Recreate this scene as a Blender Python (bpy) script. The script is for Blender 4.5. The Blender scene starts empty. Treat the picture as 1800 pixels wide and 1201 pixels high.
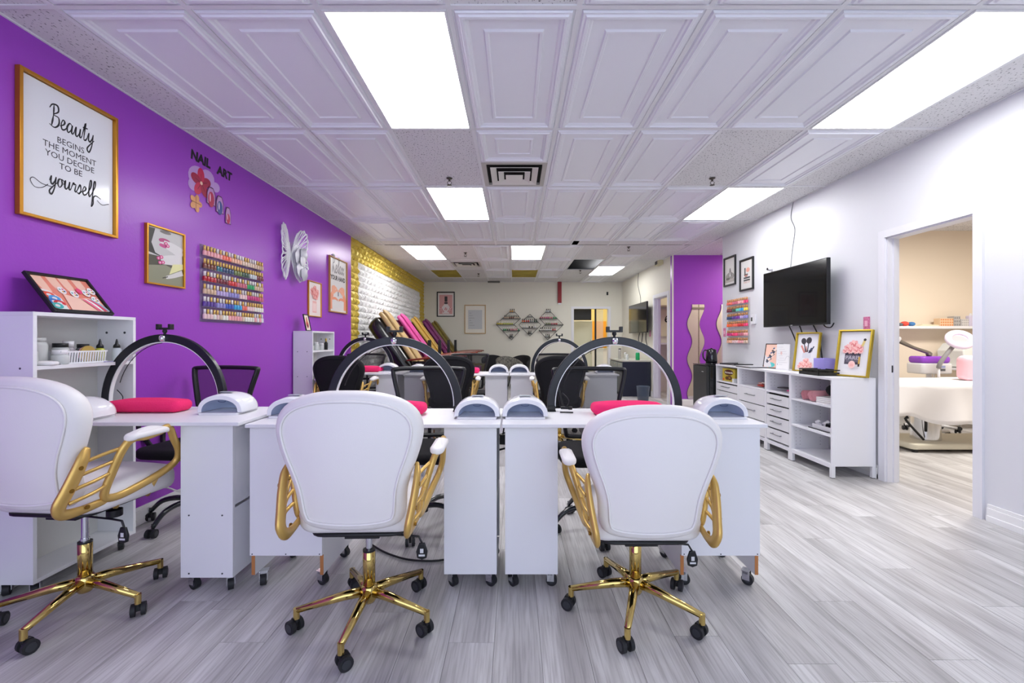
import bpy, math, random
from mathutils import Vector, Matrix
random.seed(7)
PI=math.pi
C=bpy.context.scene.collection
sc=bpy.context.scene
# ---------------------------------------------------------------- camera, world, lights
F=775.0; CX=905.0; CY=597.0; CH=1.21; HC=1.555; ZC=CH+HC
XL=-2.46; XR=3.157
cam_d=bpy.data.cameras.new('camera'); cam=bpy.data.objects.new('camera',cam_d); C.objects.link(cam)
cam.location=(0,0,CH); cam.rotation_euler=(PI/2,0,0)
cam_d.sensor_fit='HORIZONTAL'; cam_d.sensor_width=36; cam_d.lens=F/1800*36
cam_d.shift_x=-(CX-900)/1800; cam_d.shift_y=-(600.5-CY)/1800
cam_d.clip_start=.05; cam_d.clip_end=60
sc.camera=cam
w=bpy.data.worlds.new('world'); sc.world=w; w.use_nodes=True
w.node_tree.nodes['Background'].inputs[0].default_value=(.80,.87,1,1)
w.node_tree.nodes['Background'].inputs[1].default_value=.9
sc.view_settings.view_transform='Standard'; sc.view_settings.look='None'
sc.view_settings.gamma=1; sc.view_settings.use_curve_mapping=False
sc.view_settings.exposure=0.13
def area(name,loc,rot,sx,sy,power,col):
    l=bpy.data.lights.new(name,'AREA'); l.shape='RECTANGLE'; l.size=sx; l.size_y=sy; l.energy=power; l.color=col
    o=bpy.data.objects.new(name,l); C.objects.link(o); o.location=loc; o.rotation_euler=rot; return o
# daylight through the shopfront glazing behind the camera (area light stands in the glazed opening)
area('shopfront_daylight',(.35,-2.02,1.5),(-PI/2,0,PI),5.0,2.3,62,(.74,.84,1.0))
# fluorescent tubes above the prismatic diffusers
PANEL_E=13
# ---------------------------------------------------------------- helpers
def PX(x,Y): return (x-CX)*Y/F
def PZ(y,Y): return CH-(y-CY)*Y/F
def LW(x,y,X=XL):
    Y=X*F/(x-CX); return Y,PZ(y,Y)
def lin(c):
    if isinstance(c,str):
        c=c.lstrip('#'); c=[int(c[i:i+2],16)/255 for i in (0,2,4)]
    return tuple(v/12.92 if v<=.04045 else ((v+.055)/1.055)**2.4 for v in c)
MATS={}
def M(name,col='#ffffff',rough=.5,metal=0,emit=0,trans=0,alpha=1,coat=0,bump=None,ior=1.45,noise=None):
    if name in MATS: return MATS[name]
    m=bpy.data.materials.new(name); m.use_nodes=True; nt=m.node_tree; b=nt.nodes['Principled BSDF']
    c=lin(col)+(1,)
    b.inputs['Base Color'].default_value=c; b.inputs['Roughness'].default_value=rough
    b.inputs['Metallic'].default_value=metal; b.inputs['IOR'].default_value=ior
    b.inputs['Transmission Weight'].default_value=trans; b.inputs['Alpha'].default_value=alpha
    b.inputs['Coat Weight'].default_value=coat
    if emit: b.inputs['Emission Color'].default_value=c; b.inputs['Emission Strength'].default_value=emit
    if noise:   # (scale, other colour)
        n=nt.nodes.new('ShaderNodeTexNoise'); n.inputs['Scale'].default_value=noise[0]; n.inputs['Detail'].default_value=4
        t=nt.nodes.new('ShaderNodeTexCoord'); r=nt.nodes.new('ShaderNodeValToRGB')
        r.color_ramp.elements[0].position=.35; r.color_ramp.elements[1].position=.68
        r.color_ramp.elements[0].color=c; r.color_ramp.elements[1].color=lin(noise[1])+(1,)
        nt.links.new(t.outputs['Object'],n.inputs['Vector']); nt.links.new(n.outputs['Fac'],r.inputs[0]); nt.links.new(r.outputs[0],b.inputs['Base Color'])
    if bump:    # (scale, strength)
        n=nt.nodes.new('ShaderNodeTexNoise'); n.inputs['Scale'].default_value=bump[0]; n.inputs['Detail'].default_value=3
        t=nt.nodes.new('ShaderNodeTexCoord'); nt.links.new(t.outputs['Object'],n.inputs['Vector'])
        k=nt.nodes.new('ShaderNodeBump'); k.inputs['Strength'].default_value=bump[1]; k.inputs['Distance'].default_value=.004
        nt.links.new(n.outputs['Fac'],k.inputs['Height']); nt.links.new(k.outputs[0],b.inputs['Normal'])
    MATS[name]=m; return m
def K(col,rough=.5): return M('ink_'+col.lstrip('#'),col,rough)
def cat(pts,seg=6,closed=False):
    P=[Vector(p) for p in pts]; n=len(P); out=[]
    rng=n if closed else n-1
    for i in range(rng):
        if closed: a,b,c,d=P[(i-1)%n],P[i],P[(i+1)%n],P[(i+2)%n]
        else: a,b,c,d=P[max(i-1,0)],P[i],P[i+1],P[min(i+2,n-1)]
        for k in range(seg):
            t=k/seg
            out.append(.5*((2*b)+(c-a)*t+(2*a-5*b+4*c-d)*t*t+(3*b-a-3*c+d)*t*t*t))
    if not closed: out.append(P[-1])
    return out
def lerp_r(rs,n):
    if not hasattr(rs,'__len__'): return [rs]*n
    out=[]
    for i in range(n):
        t=i/(n-1)*(len(rs)-1); k=min(int(t),len(rs)-2); out.append(rs[k]+(rs[k+1]-rs[k])*(t-k))
    return out
class MB:
    def __init__(s): s.V=[];s.Fc=[];s.Mi=[];s.S=[];s.mats=[];s.T=None
    def mi(s,m):
        if m not in s.mats: s.mats.append(m)
        return s.mats.index(m)
    def add(s,vs,fs,m,smooth=False):
        o=len(s.V); T=s.T
        for v in vs:
            v=Vector(v); s.V.append(T@v if T else v)
        i=s.mi(m)
        for f in fs: s.Fc.append([a+o for a in f]); s.Mi.append(i); s.S.append(smooth)
        return s
    def box(s,x0,x1,y0,y1,z0,z1,m):
        if x0>x1: x0,x1=x1,x0
        if y0>y1: y0,y1=y1,y0
        if z0>z1: z0,z1=z1,z0
        v=[(x0,y0,z0),(x1,y0,z0),(x1,y1,z0),(x0,y1,z0),(x0,y0,z1),(x1,y0,z1),(x1,y1,z1),(x0,y1,z1)]
        return s.add(v,[(0,3,2,1),(4,5,6,7),(0,1,5,4),(1,2,6,5),(2,3,7,6),(3,0,4,7)],m)
    def prism(s,pts,axis,d0,d1,m):
        # pts: 2D outline; axis: the extrusion axis
        n=len(pts)
        def q(p,d): return {'x':(d,p[0],p[1]),'y':(p[0],d,p[1]),'z':(p[0],p[1],d)}[axis]
        v=[q(p,d0) for p in pts]+[q(p,d1) for p in pts]
        f=[[(i),(i+1)%n,(i+1)%n+n,i+n] for i in range(n)]+[list(range(n))[::-1],[i+n for i in range(n)]]
        return s.add(v,f,m)
    def tube(s,pts,r,m,n=8,closed=False,flat=1,up=None,caps=True,smooth=True):
        P=[Vector(p) for p in pts]; L=len(P); R=lerp_r(r,L); v=[];f=[]
        prev=None
        for i in range(L):
            if closed: t=(P[(i+1)%L]-P[i-1])
            else: t=P[min(i+1,L-1)]-P[max(i-1,0)]
            t.normalize()
            if up is not None: u=Vector(up)
            else: u=prev if prev is not None else (Vector((0,0,1)) if abs(t.z)<.9 else Vector((1,0,0)))
            u=u-t*u.dot(t)
            if u.length<1e-5: u=Vector((1,0,0))-t*t.x
            u.normalize(); prev=u; w=t.cross(u)
            for k in range(n):
                a=2*PI*k/n+(PI/n if n==4 else 0); v.append(P[i]+u*math.cos(a)*R[i]*flat+w*math.sin(a)*R[i])
        rng=L if closed else L-1
        for i in range(rng):
            j=(i+1)%L
            for k in range(n): f.append((i*n+k,i*n+(k+1)%n,j*n+(k+1)%n,j*n+k))
        if not closed and caps: f.append(list(range(n))[::-1]); f.append([(L-1)*n+k for k in range(n)])
        return s.add(v,f,m,smooth and n>4)
    def cyl(s,c,r,h,m,axis='z',n=16,r2=None):
        d={'x':(1,0,0),'y':(0,1,0),'z':(0,0,1)}[axis]; d=Vector(d); c=Vector(c)
        r2=r if r2 is None else r2
        u=Vector((0,0,1)) if axis!='z' else Vector((1,0,0)); w=d.cross(u)
        v=[c+(u*math.cos(2*PI*k/n)+w*math.sin(2*PI*k/n))*r for k in range(n)]+[c+d*h+(u*math.cos(2*PI*k/n)+w*math.sin(2*PI*k/n))*r2 for k in range(n)]
        s.add(v,[(k,(k+1)%n,(k+1)%n+n,k+n) for k in range(n)],m,n>8)
        return s.add(v,[list(range(n))[::-1],[k+n for k in range(n)]],m)
    def lathe(s,prof,m,n=20,c=(0,0,0),sx=1,sy=1):
        c=Vector(c); v=[];f=[]
        for r,z in prof:
            for k in range(n): v.append(c+Vector((math.cos(2*PI*k/n)*r*sx,math.sin(2*PI*k/n)*r*sy,z)))
        for i in range(len(prof)-1):
            for k in range(n): f.append((i*n+k,i*n+(k+1)%n,(i+1)*n+(k+1)%n,(i+1)*n+k))
        f.append(list(range(n))[::-1]); f.append([(len(prof)-1)*n+k for k in range(n)])
        return s.add(v,f,m,True)
    def ball(s,c,r,m,n=12,sc_=(1,1,1),k=7):
        pr=[(max(.001,math.sin(PI*i/k))*r,-math.cos(PI*i/k)*r*sc_[2]) for i in range(k+1)]
        return s.lathe(pr,m,n,c,sc_[0],sc_[1])
    def slab(s,outline,axis,d0,d1,r,m,bulge=0,bulge1=None,fn=None,rings=(.92,.8,.66,.5,.33,.15)):
        # pillow-like slab: outline 2D, thickness d0..d1, rounded rim r, domed faces
        P=[Vector((p[0],p[1])) for p in outline]; n=len(P)
        ar=sum(P[i].x*P[(i+1)%n].y-P[(i+1)%n].x*P[i].y for i in range(n))
        if ar<0: P.reverse()
        cc=sum(P,Vector((0,0)))/n
        N=[]
        for i in range(n):
            t=(P[(i+1)%n]-P[i-1]).normalized(); N.append(Vector((-t.y,t.x)))
        lv=[]
        b1=bulge if bulge1 is None else bulge1
        def ring(ins,sc_,d): lv.append([( (P[i]+N[i]*ins-cc)*sc_+cc, d) for i in range(n)])
        for q in rings[::-1]: ring(r,q,d0-bulge*(1-q*q))
        for a in range(5):
            th=PI/2*a/4; ring(r*(1-math.sin(th)),1,d0+r*(1-math.cos(th)))
        for a in range(5):
            th=PI/2*a/4; ring(r*(1-math.cos(th)),1,d1-r*(1-math.sin(th)))
        for q in rings: ring(r,q,d1+b1*(1-q*q))
        v=[]
        for L in lv:
            for p,d in L:
                co={'x':(d,p.x,p.y),'y':(p.x,d,p.y),'z':(p.x,p.y,d)}[axis]
                v.append(fn(*co) if fn else co)
        f=[]
        for i in range(len(lv)-1):
            for k in range(n): f.append((i*n+k,i*n+(k+1)%n,(i+1)*n+(k+1)%n,(i+1)*n+k))
        f.append(list(range(n))[::-1]); f.append([(len(lv)-1)*n+k for k in range(n)])
        return s.add(v,f,m,True)
    def grid(s,fn,nu,nv,m,thick=None,smooth=True):
        v=[fn(i/nu,j/nv) for j in range(nv+1) for i in range(nu+1)]
        f=[(j*(nu+1)+i,j*(nu+1)+i+1,(j+1)*(nu+1)+i+1,(j+1)*(nu+1)+i) for j in range(nv) for i in range(nu)]
        return s.add(v,f,m,smooth)
    def mesh(s,name):
        me=bpy.data.meshes.new(name); me.from_pydata([tuple(v) for v in s.V],[],s.Fc)
        for m in s.mats: me.materials.append(m)
        me.polygons.foreach_set('material_index',s.Mi); me.polygons.foreach_set('use_smooth',s.S); me.update(); return me
    def build(s,name,parent=None,bev=0,loc=None,label=None,solid=0,sub=0):
        o=bpy.data.objects.new(name,s.mesh(name)); C.objects.link(o)
        if parent: o.parent=parent
        if loc: o.location=loc
        if label: o['label']=label
        if solid: md=o.modifiers.new('s','SOLIDIFY'); md.thickness=solid; md.offset=0
        if sub: md=o.modifiers.new('u','SUBSURF'); md.levels=sub; md.render_levels=sub
        if bev: md=o.modifiers.new('b','BEVEL'); md.width=bev; md.segments=2; md.limit_method='ANGLE'
        return o
def E(name,label,cat_,loc=(0,0,0),rz=0,group=None,rx=0):
    o=bpy.data.objects.new(name,None); C.objects.link(o); o.empty_display_size=.05
    o.location=loc; o.rotation_euler=(rx,0,rz); o['label']=label; o['category']=cat_
    if group: o['group']=group
    return o
def tag(o,label,cat_,group=None):
    o['label']=label; o['category']=cat_
    if group: o['group']=group
    return o
def struct(mb,name,parent=None,bev=0):
    o=mb.build(name,parent,bev)
    if not parent: o['kind']='structure'
    return o
def dup(o,loc=None,rz=None,label=None,group=None,parent=None):
    c=o.copy(); C.objects.link(c); c.parent=parent
    if loc is not None: c.location=loc
    if rz is not None: c.rotation_euler=(c.rotation_euler[0],0,rz)
    if label: c['label']=label
    if group: c['group']=group
    for ch in list(o.children): dup(ch,parent=c)
    return c
def rrect(x0,x1,y0,y1,r,n=4):
    out=[]
    for cx,cy,a in ((x1-r,y0+r,-90),(x1-r,y1-r,0),(x0+r,y1-r,90),(x0+r,y0+r,180)):
        for i in range(n+1):
            t=math.radians(a+90*i/n); out.append((cx+r*math.cos(t),cy+r*math.sin(t)))
    return out
def textmesh(body,size,shear=0,bold=0,align='CENTER'):
    cu=bpy.data.curves.new('t','FONT'); cu.body=body; cu.size=size; cu.shear=shear; cu.align_x=align; cu.offset=bold; cu.resolution_u=2
    o=bpy.data.objects.new('t',cu); C.objects.link(o); bpy.context.view_layer.update()
    dg=bpy.context.evaluated_depsgraph_get(); me=bpy.data.meshes.new_from_object(o.evaluated_get(dg))
    v=[tuple(x.co) for x in me.vertices]; f=[list(p.vertices) for p in me.polygons]
    bpy.data.objects.remove(o); bpy.data.curves.remove(cu); bpy.data.meshes.remove(me)
    return v,f
GL={'B':([[(.16,0),(.22,.5),(.2,1.02)],[(-.05,.8),(.1,1.02),(.42,1.05),(.5,.78),(.22,.55),(.55,.5),(.6,.18),(.35,-.04),(.02,.04)]],.68),
'e':([[(0,.15),(.24,.3),(.28,.45),(.16,.5),(.07,.28),(.15,.04),(.33,.08),(.42,.2)]],.41),
'a':([[(.36,.42),(.2,.5),(.05,.25),(.14,.02),(.32,.2),(.38,.46),(.37,.1),(.46,.05),(.55,.2)]],.54),
'u':([[(0,.2),(.1,.48),(.1,.12),(.2,.02),(.34,.2),(.4,.48),(.39,.1),(.48,.05),(.56,.2)]],.55),
't':([[(0,.2),(.18,.9),(.14,.1),(.26,.03),(.38,.2)],[(0,.62),(.36,.66)]],.37),
'y':([[(0,.2),(.1,.48),(.1,.15),(.22,.05),(.36,.25),(.42,.48),(.38,-.1),(.22,-.5),(.06,-.35),(.28,-.05),(.52,.2)]],.52),
'o':([[(.3,.45),(.1,.42),(.05,.15),(.2,0),(.34,.2),(.28,.45),(.46,.38)]],.44),
'r':([[(0,.2),(.12,.5),(.17,.42),(.3,.44),(.27,.1),(.36,.05),(.44,.2)]],.43),
's':([[(0,.15),(.18,.52),(.27,.2),(.15,0),(0,.06)],[(.15,0),(.34,.2)]],.34),
'l':([[(0,.15),(.24,.6),(.24,.98),(.14,.9),(.12,.3),(.2,.03),(.32,.2)]],.31),
'f':([[(0,.15),(.26,.7),(.24,1.0),(.14,.85),(.12,-.2),(.1,-.5),(.22,-.3),(.2,.05),(.4,.2),(.8,.1)]],.38),
'R':([[(.16,0),(.22,.5),(.2,1.02)],[(-.02,.8),(.15,1.04),(.46,.98),(.46,.65),(.2,.52),(.4,.2),(.62,0),(.7,.12)]],.66),
'x':([[(0,.3),(.1,.46),(.2,.25),(.3,.03),(.42,.2)],[(.38,.48),(.05,.02)]],.42)}
class Art:
    """flat print: coloured shapes lying on the paper, in metres from its lower left corner, facing -Y"""
    def __init__(s,w,h,y=-.001,paper='#f4f2f0',rough=.35): s.w=w;s.h=h;s.mb=MB();s.y=y;s.k=0;s.poly([(0,0),(w,0),(w,h),(0,h)],paper,rough)
    def lay(s): s.k+=1; return s.y-.00018*s.k
    def poly(s,pts,col,rough=.35):
        y=s.lay(); s.mb.add([(p[0]-s.w/2,y,p[1]) for p in pts],[list(range(len(pts)))],K(col,rough)); return s
    def rect(s,x0,x1,y0,y1,col): return s.poly([(x0,y0),(x1,y0),(x1,y1),(x0,y1)],col)
    def ell(s,cx,cy,a,b,col,rot=0,n=16):
        r=math.radians(rot); ca,sa=math.cos(r),math.sin(r)
        return s.poly([(cx+a*math.cos(t)*ca-b*math.sin(t)*sa,cy+a*math.cos(t)*sa+b*math.sin(t)*ca) for t in [2*PI*i/n for i in range(n)]],col)
    def stroke(s,pts,wd,col,seg=5,curve=True,layer=None):
        P=cat([(p[0],p[1],0) for p in pts],seg) if curve else [Vector((p[0],p[1],0)) for p in pts]
        y=s.lay() if layer is None else layer; n=len(P); W=lerp_r(wd,n); v=[];f=[]
        for i in range(n):
            t=(P[min(i+1,n-1)]-P[max(i-1,0)]).normalized(); q=Vector((-t.y,t.x,0))*W[i]/2
            for z in (P[i]+q,P[i]-q): v.append((z.x-s.w/2,y,z.y))
        for i in range(n-1): f.append((2*i+1,2*i+3,2*i+2,2*i))
        s.mb.add(v,f,K(col)); return s
    def script(s,word,x,y,size,col,wd=.06,xs=1):
        L=s.lay()
        for ch in word:
            g,adv=GL[ch]
            for st in g: s.stroke([(x+(p[0]+.12*p[1])*size*xs,y+p[1]*size) for p in st],[wd*size*.5,wd*size*1.3,wd*size*.6,wd*size*1.2,wd*size*.5],col,5,True,L)
            x+=adv*size*xs
        return s
    def text(s,t,x,y,size,col,shear=0,bold=0,align='CENTER'):
        v,f=textmesh(t,size,shear,bold,align); L=s.lay()
        s.mb.add([(p[0]+x-s.w/2,L,p[1]+y) for p in v],f,K(col)); return s
    def rose(s,cx,cy,r,c1,c2,c3):
        for i in range(7):
            a=2*PI*i/7; s.ell(cx+r*.55*math.cos(a),cy+r*.55*math.sin(a),r*.5,r*.38,c1 if i%2 else c2,math.degrees(a))
        for i in range(5):
            a=2*PI*i/5+.4; s.ell(cx+r*.28*math.cos(a),cy+r*.28*math.sin(a),r*.3,r*.22,c2 if i%2 else c3,math.degrees(a)+60)
        s.ell(cx,cy,r*.16,r*.13,c3); return s
def framed(name,label,w,h,loc,rz,art,mat,bw=.018,d=.022,rx=0,group=None,mount=None,glass=False,cat_='picture'):
    t=E(name,label,cat_,loc,rz,group,rx)
    m=MB()
    m.box(-w/2,-w/2+bw,-d,0,0,h,mat).box(w/2-bw,w/2,-d,0,0,h,mat).box(-w/2+bw,w/2-bw,-d,0,0,bw,mat).box(-w/2+bw,w/2-bw,-d,0,h-bw,h,mat)
    m.build('frame',t,bev=.002)
    b=MB().box(-w/2+bw,w/2-bw,-.005,-.001,bw,h-bw,M('backing','#8a7355',.8)); b.build('backing_board',t)
    o=art.mb.build('print',t); o.location=(0,-.006,bw)
    return t
ORD=['first','second','third','fourth','fifth','sixth','seventh','eighth','ninth','tenth','eleventh','twelfth','thirteenth','fourteenth','fifteenth','sixteenth','seventeenth','eighteenth','nineteenth','twentieth','twenty-first','twenty-second','twenty-third','twenty-fourth']
# ---------------------------------------------------------------- materials
WHITE=M('white_paint','#dddee3',.55)
CREAM=M('cream_paint','#e2dfd2',.6,bump=(40,.05))
MELA=M('white_melamine','#ebebf0',.35)
MELA2=M('white_melamine_edge','#e7e7eb',.4)
PURP=M('purple_paint','#9f46c4',.29,bump=(60,.16))
WARM=M('warm_paint','#f0e2cf',.6)
GOLDP=M('gold_satin','#d3ae62',.36,.6)
GOLDC=M('gold_polished','#d4ba72',.10,1)
CHROME=M('chrome','#d8dade',.12,1)
BLACKP=M('black_plastic','#17181b',.38)
BLACKM=M('black_lacquer','#20232b',.22,coat=.4)
RUB=M('black_rubber','#222327',.6)
LEATH=M('white_leatherette','#eeebea',.42,bump=(220,.06))
BFAB=M('black_fabric','#121216',.9,bump=(400,.3))
TILE=M('plastic_ceiling_panel','#e9eaf0',.32)
GRIDM=M('ceiling_grid_metal','#e4e4e6',.45)
DIFF=M('light_diffuser','#ffffff',.5,emit=PANEL_E)
WGLOSS=M('white_gloss_plastic','#e9e9ee',.18,coat=.2)
GLASS=M('clear_glass','#f4f8f8',.05,trans=.92,alpha=1)
CLEARP=M('clear_plastic','#eef2f4',.12,alpha=.38)
PINK=M('pink_terry','#fb2f74',.95,bump=(260,.9))
def ceiling_tile_mat():
    m=bpy.data.materials.new('mineral_fibre'); m.use_nodes=True; nt=m.node_tree; b=nt.nodes['Principled BSDF']; b.inputs['Roughness'].default_value=.9
    t=nt.nodes.new('ShaderNodeTexCoord'); n=nt.nodes.new('ShaderNodeTexNoise'); n.inputs['Scale'].default_value=95; n.inputs['Detail'].default_value=2
    mp=nt.nodes.new('ShaderNodeMapping'); mp.inputs['Scale'].default_value=(1,.55,1)
    r=nt.nodes.new('ShaderNodeValToRGB'); e=r.color_ramp.elements; e[0].position=.33; e[0].color=lin('#77777a')+(1,); e[1].position=.39; e[1].color=lin('#dcdbdc')+(1,)
    nt.links.new(t.outputs['Object'],mp.inputs[0]); nt.links.new(mp.outputs[0],n.inputs['Vector']); nt.links.new(n.outputs['Fac'],r.inputs[0]); nt.links.new(r.outputs[0],b.inputs['Base Color'])
    return m
FIBRE=ceiling_tile_mat()
def plank_mat():
    m=bpy.data.materials.new('grey_oak_laminate'); m.use_nodes=True; nt=m.node_tree; b=nt.nodes['Principled BSDF']; b.inputs['Roughness'].default_value=.42
    N=nt.nodes.new; L=nt.links.new
    t=N('ShaderNodeTexCoord'); oi=N('ShaderNodeObjectInfo')
    cm=N('ShaderNodeVectorMath'); cm.operation='MULTIPLY'; cm.inputs[1].default_value=(31,57,0)
    L(oi.outputs['Random'],cm.inputs[0]); ad=N('ShaderNodeVectorMath'); L(t.outputs['Object'],ad.inputs[0]); L(cm.outputs[0],ad.inputs[1])
    def noise(scale,det,sx,sy,dist=0):
        mp=N('ShaderNodeMapping'); mp.inputs['Scale'].default_value=(sx,sy,1); L(ad.outputs[0],mp.inputs[0])
        n=N('ShaderNodeTexNoise'); n.inputs['Scale'].default_value=scale; n.inputs['Detail'].default_value=det; n.inputs['Distortion'].default_value=dist; L(mp.outputs[0],n.inputs['Vector']); return n
    n1=noise(1,6,13,1.3,.9); n2=noise(1,3,6,.9,.3); n3=noise(1,5,120,4)
    r1=N('ShaderNodeValToRGB'); e=r1.color_ramp.elements; e[0].position=.28; e[0].color=lin('#c0bebe')+(1,); e[1].position=.60; e[1].color=lin('#e0dfdf')+(1,)
    L(n1.outputs['Fac'],r1.inputs[0])
    r2=N('ShaderNodeValToRGB'); e=r2.color_ramp.elements; e[0].position=.35; e[0].color=lin('#d6d4d4')+(1,); e[1].position=.6; e[1].color=(1,1,1,1)
    L(n2.outputs['Fac'],r2.inputs[0])
    mx=N('ShaderNodeMix'); mx.data_type='RGBA'; mx.blend_type='MULTIPLY'; mx.inputs[0].default_value=.8; L(r1.outputs[0],mx.inputs[6]); L(r2.outputs[0],mx.inputs[7])
    r3=N('ShaderNodeValToRGB'); e=r3.color_ramp.elements; e[0].position=.36; e[0].color=lin('#cfcdcd')+(1,); e[1].position=.55; e[1].color=(1,1,1,1)
    L(n3.outputs['Fac'],r3.inputs[0]); m2=N('ShaderNodeMix'); m2.data_type='RGBA'; m2.blend_type='MULTIPLY'; m2.inputs[0].default_value=.6; L(mx.outputs[2],m2.inputs[6]); L(r3.outputs[0],m2.inputs[7])
    hs=N('ShaderNodeHueSaturation'); mr=N('ShaderNodeMapRange'); mr.inputs['To Min'].default_value=.80; mr.inputs['To Max'].default_value=.99; L(oi.outputs['Random'],mr.inputs[0]); L(mr.outputs[0],hs.inputs['Value']); L(m2.outputs[2],hs.inputs['Color'])
    L(hs.outputs[0],b.inputs['Base Color'])
    bp=N('ShaderNodeBump'); bp.inputs['Strength'].default_value=.15; bp.inputs['Distance'].default_value=.002; L(n3.outputs['Fac'],bp.inputs['Height']); L(bp.outputs[0],b.inputs['Normal'])
    return m
PLANK=plank_mat()
# ---------------------------------------------------------------- shell
YB=11.93; XF=2.90; YP=8.10; YN=6.70; TX=7.3; TY=6.30; XT=6.9
fl=struct(MB().box(XL-.3,TX+.2,-2.3,14.6,-.12,-.006,M('floor_screed','#8d8b8a',.8)),'floor')
PW=.183; PL=1.22
pm=MB().box(0,PW-.0015,0,PL-.0015,-.006,0,PLANK).mesh('floor_plank')
far=MB(); random.seed(3)
nr=int((TX-XL)/PW)+1
for i in range(nr):
    x=XL+i*PW; y=-1.7+random.random()*PL-PL
    while y<14.4:
        vis=(x<XR-.05 and .75<y+PL*.5 and y<8.9) or (XR-.1<x<6.0 and 2.6<y+.6<5.6 and y+PL>2.7)
        if vis:
            o=bpy.data.objects.new('floor_plank',pm); C.objects.link(o); o.parent=fl; o.location=(x,y,0)
        elif -2.2<y: far.box(x,x+PW-.0015,y,y+PL-.0015,-.006,0,PLANK)
        y+=PL
o=far.build('floor_plank_field',fl); o['kind']='stuff'
T_=.12
# left wall: purple, then the 3D panelled bay
struct(MB().box(XL-T_,XL,-2.2,6.62,0,3.0,PURP),'wall_left')
wf=struct(MB().box(XL-T_,XL-.015,6.62,YB,0,3.0,CREAM),'wall_left_panelled')
GOLDW=M('gold_wall_panel','#d3b949',.4,.25); WHITW=M('white_wall_panel','#e9e9e8',.4)
def relief(w,h,m,nx,ny,seed):
    rnd=random.Random(seed); mb=MB(); dx=w/nx; dy=h/ny
    hz={}
    def H(i,j):
        if (i,j) not in hz: hz[(i,j)]=rnd.choice((0,.004,.012))
        return hz[(i,j)]
    for i in range(nx):
        for j in range(ny):
            y0,z0=i*dx,j*dy
            ay=y0+dx*(.3 if (i+j)%2 else .7); az=z0+dy*rnd.uniform(.3,.7)
            v=[(H(i,j),y0,z0),(H(i+1,j),y0+dx,z0),(H(i+1,j+1),y0+dx,z0+dy),(H(i,j+1),y0,z0+dy),(rnd.choice((.026,.034,.042)),ay,az)]
            mb.add(v,[(0,1,4),(1,2,4),(2,3,4),(3,0,4)],m)
    return mb.mesh('wall_panel')
cols=[(6.62,.33)]+[(6.95+.495*i,.495) for i in range(9)]+[(11.405,.525)]
rows=[(.486*i,.486) for i in range(5)]+[(2.43,ZC-2.43)]
cache={}
for ci,(y0,w_) in enumerate(cols):
    for ri,(z0,h_) in enumerate(rows):
        gold=ci in(0,10) or ri==5
        key=(round(w_,3),round(h_,3),gold,(ci+ri)%2)
        if key not in cache: cache[key]=relief(w_-.002,h_-.002,GOLDW if gold else WHITW,max(2,round(w_/.09)),max(2,round(h_/.09)),hash(key[:2])%99+key[3])
        o=bpy.data.objects.new('wall_panel',cache[key]); C.objects.link(o); o.parent=wf; o.location=(XL-.015,y0,z0)
# far wall with doorway
D3=(1.585,2.53,2.04)
f3=MB().box(XL-.1,D3[0],YB,YB+T_,0,3,CREAM).box(D3[1],XF+T_,YB,YB+T_,0,3,CREAM).box(D3[0],D3[1],YB,YB+T_,D3[2],3,CREAM); struct(f3,'wall_far')
# right wall of the far bay with doorway
D2=(8.35,9.14,2.06)
struct(MB().box(XF,XF+T_,YP+T_,D2[0],0,3,CREAM).box(XF,XF+T_,D2[1],YB,0,3,CREAM).box(XF,XF+T_,D2[0],D2[1],D2[2],3,CREAM),'wall_right_far')
struct(MB().box(XF,XT,YP,YP+T_,0,3,PURP),'wall_alcove')
# near right wall with doorway
D1=(3.024,3.747,2.075)
struct(MB().box(XR,XR+.1,-2.2,D1[0],0,3,WHITE).box(XR,XR+.1,D1[1],YN,0,3,WHITE).box(XR,XR+.1,D1[0],D1[1],D1[2],3,WHITE),'wall_right')
struct(MB().box(XR+.1,XT,YN-.1,YN,0,3,CREAM).box(XT,XT+.1,YN-.1,YP+T_,0,3,CREAM),'wall_alcove_rear')
# treatment room
tr=MB().box(XR+.1,TX,TY,TY+.1,0,3,WARM).box(TX,TX+.1,1.2,TY+.1,0,3,WARM).box(XR+.1,TX,1.1,1.2,0,3,WARM)
struct(tr,'wall_treatment_room')
tc=MB(); 
for i in range(7):
    for j in range(5): tc.box(XR+.1+i*.61,XR+.1+i*.61+.6,1.2+j*1.22,1.2+j*1.22+1.21,ZC+.0,ZC+.015,FIBRE)
cr=struct(MB().box(XR+.1,TX,1.2,TY,ZC+.016,ZC+.05,GRIDM),'ceiling_treatment_room')
o=tc.build('ceiling_tile_field',cr); o['kind']='stuff'
area('treatment_room_lamp',(5.2,4.3,ZC-.06),(0,0,0),1.2,.6,80,(1,.95,.88))
area('alcove_fill',(4.6,7.4,ZC-.05),(0,0,0),.6,.6,32,(1,.93,.85))  # fill light added to brighten the dark alcove and its mirrors
# rear store rooms behind the far doorways
struct(MB().box(XF+T_,5.2,10.1,10.2,0,3,CREAM).box(5.2,5.3,YP+T_,10.2,0,3,CREAM).box(XF+T_,5.3,YP+T_,10.2,ZC,ZC+.1,WHITE),'wall_side_room')
area('side_room_lamp',(4.0,9.2,ZC-.05),(0,0,0),.6,.6,14,(1,.93,.75))
struct(MB().box(.9,3.6,14.3,14.4,0,3,M('store_wall','#d9c583',.7)).box(.9,1.0,YB+T_,14.3,0,3,CREAM).box(3.5,3.6,YB+T_,14.3,0,3,CREAM).box(.9,3.6,YB+T_,14.4,ZC,ZC+.1,WHITE),'wall_store_room')
area('store_room_lamp',(2.3,13.2,ZC-.05),(0,0,0),1.2,.6,34,(1,.88,.62))
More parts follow.
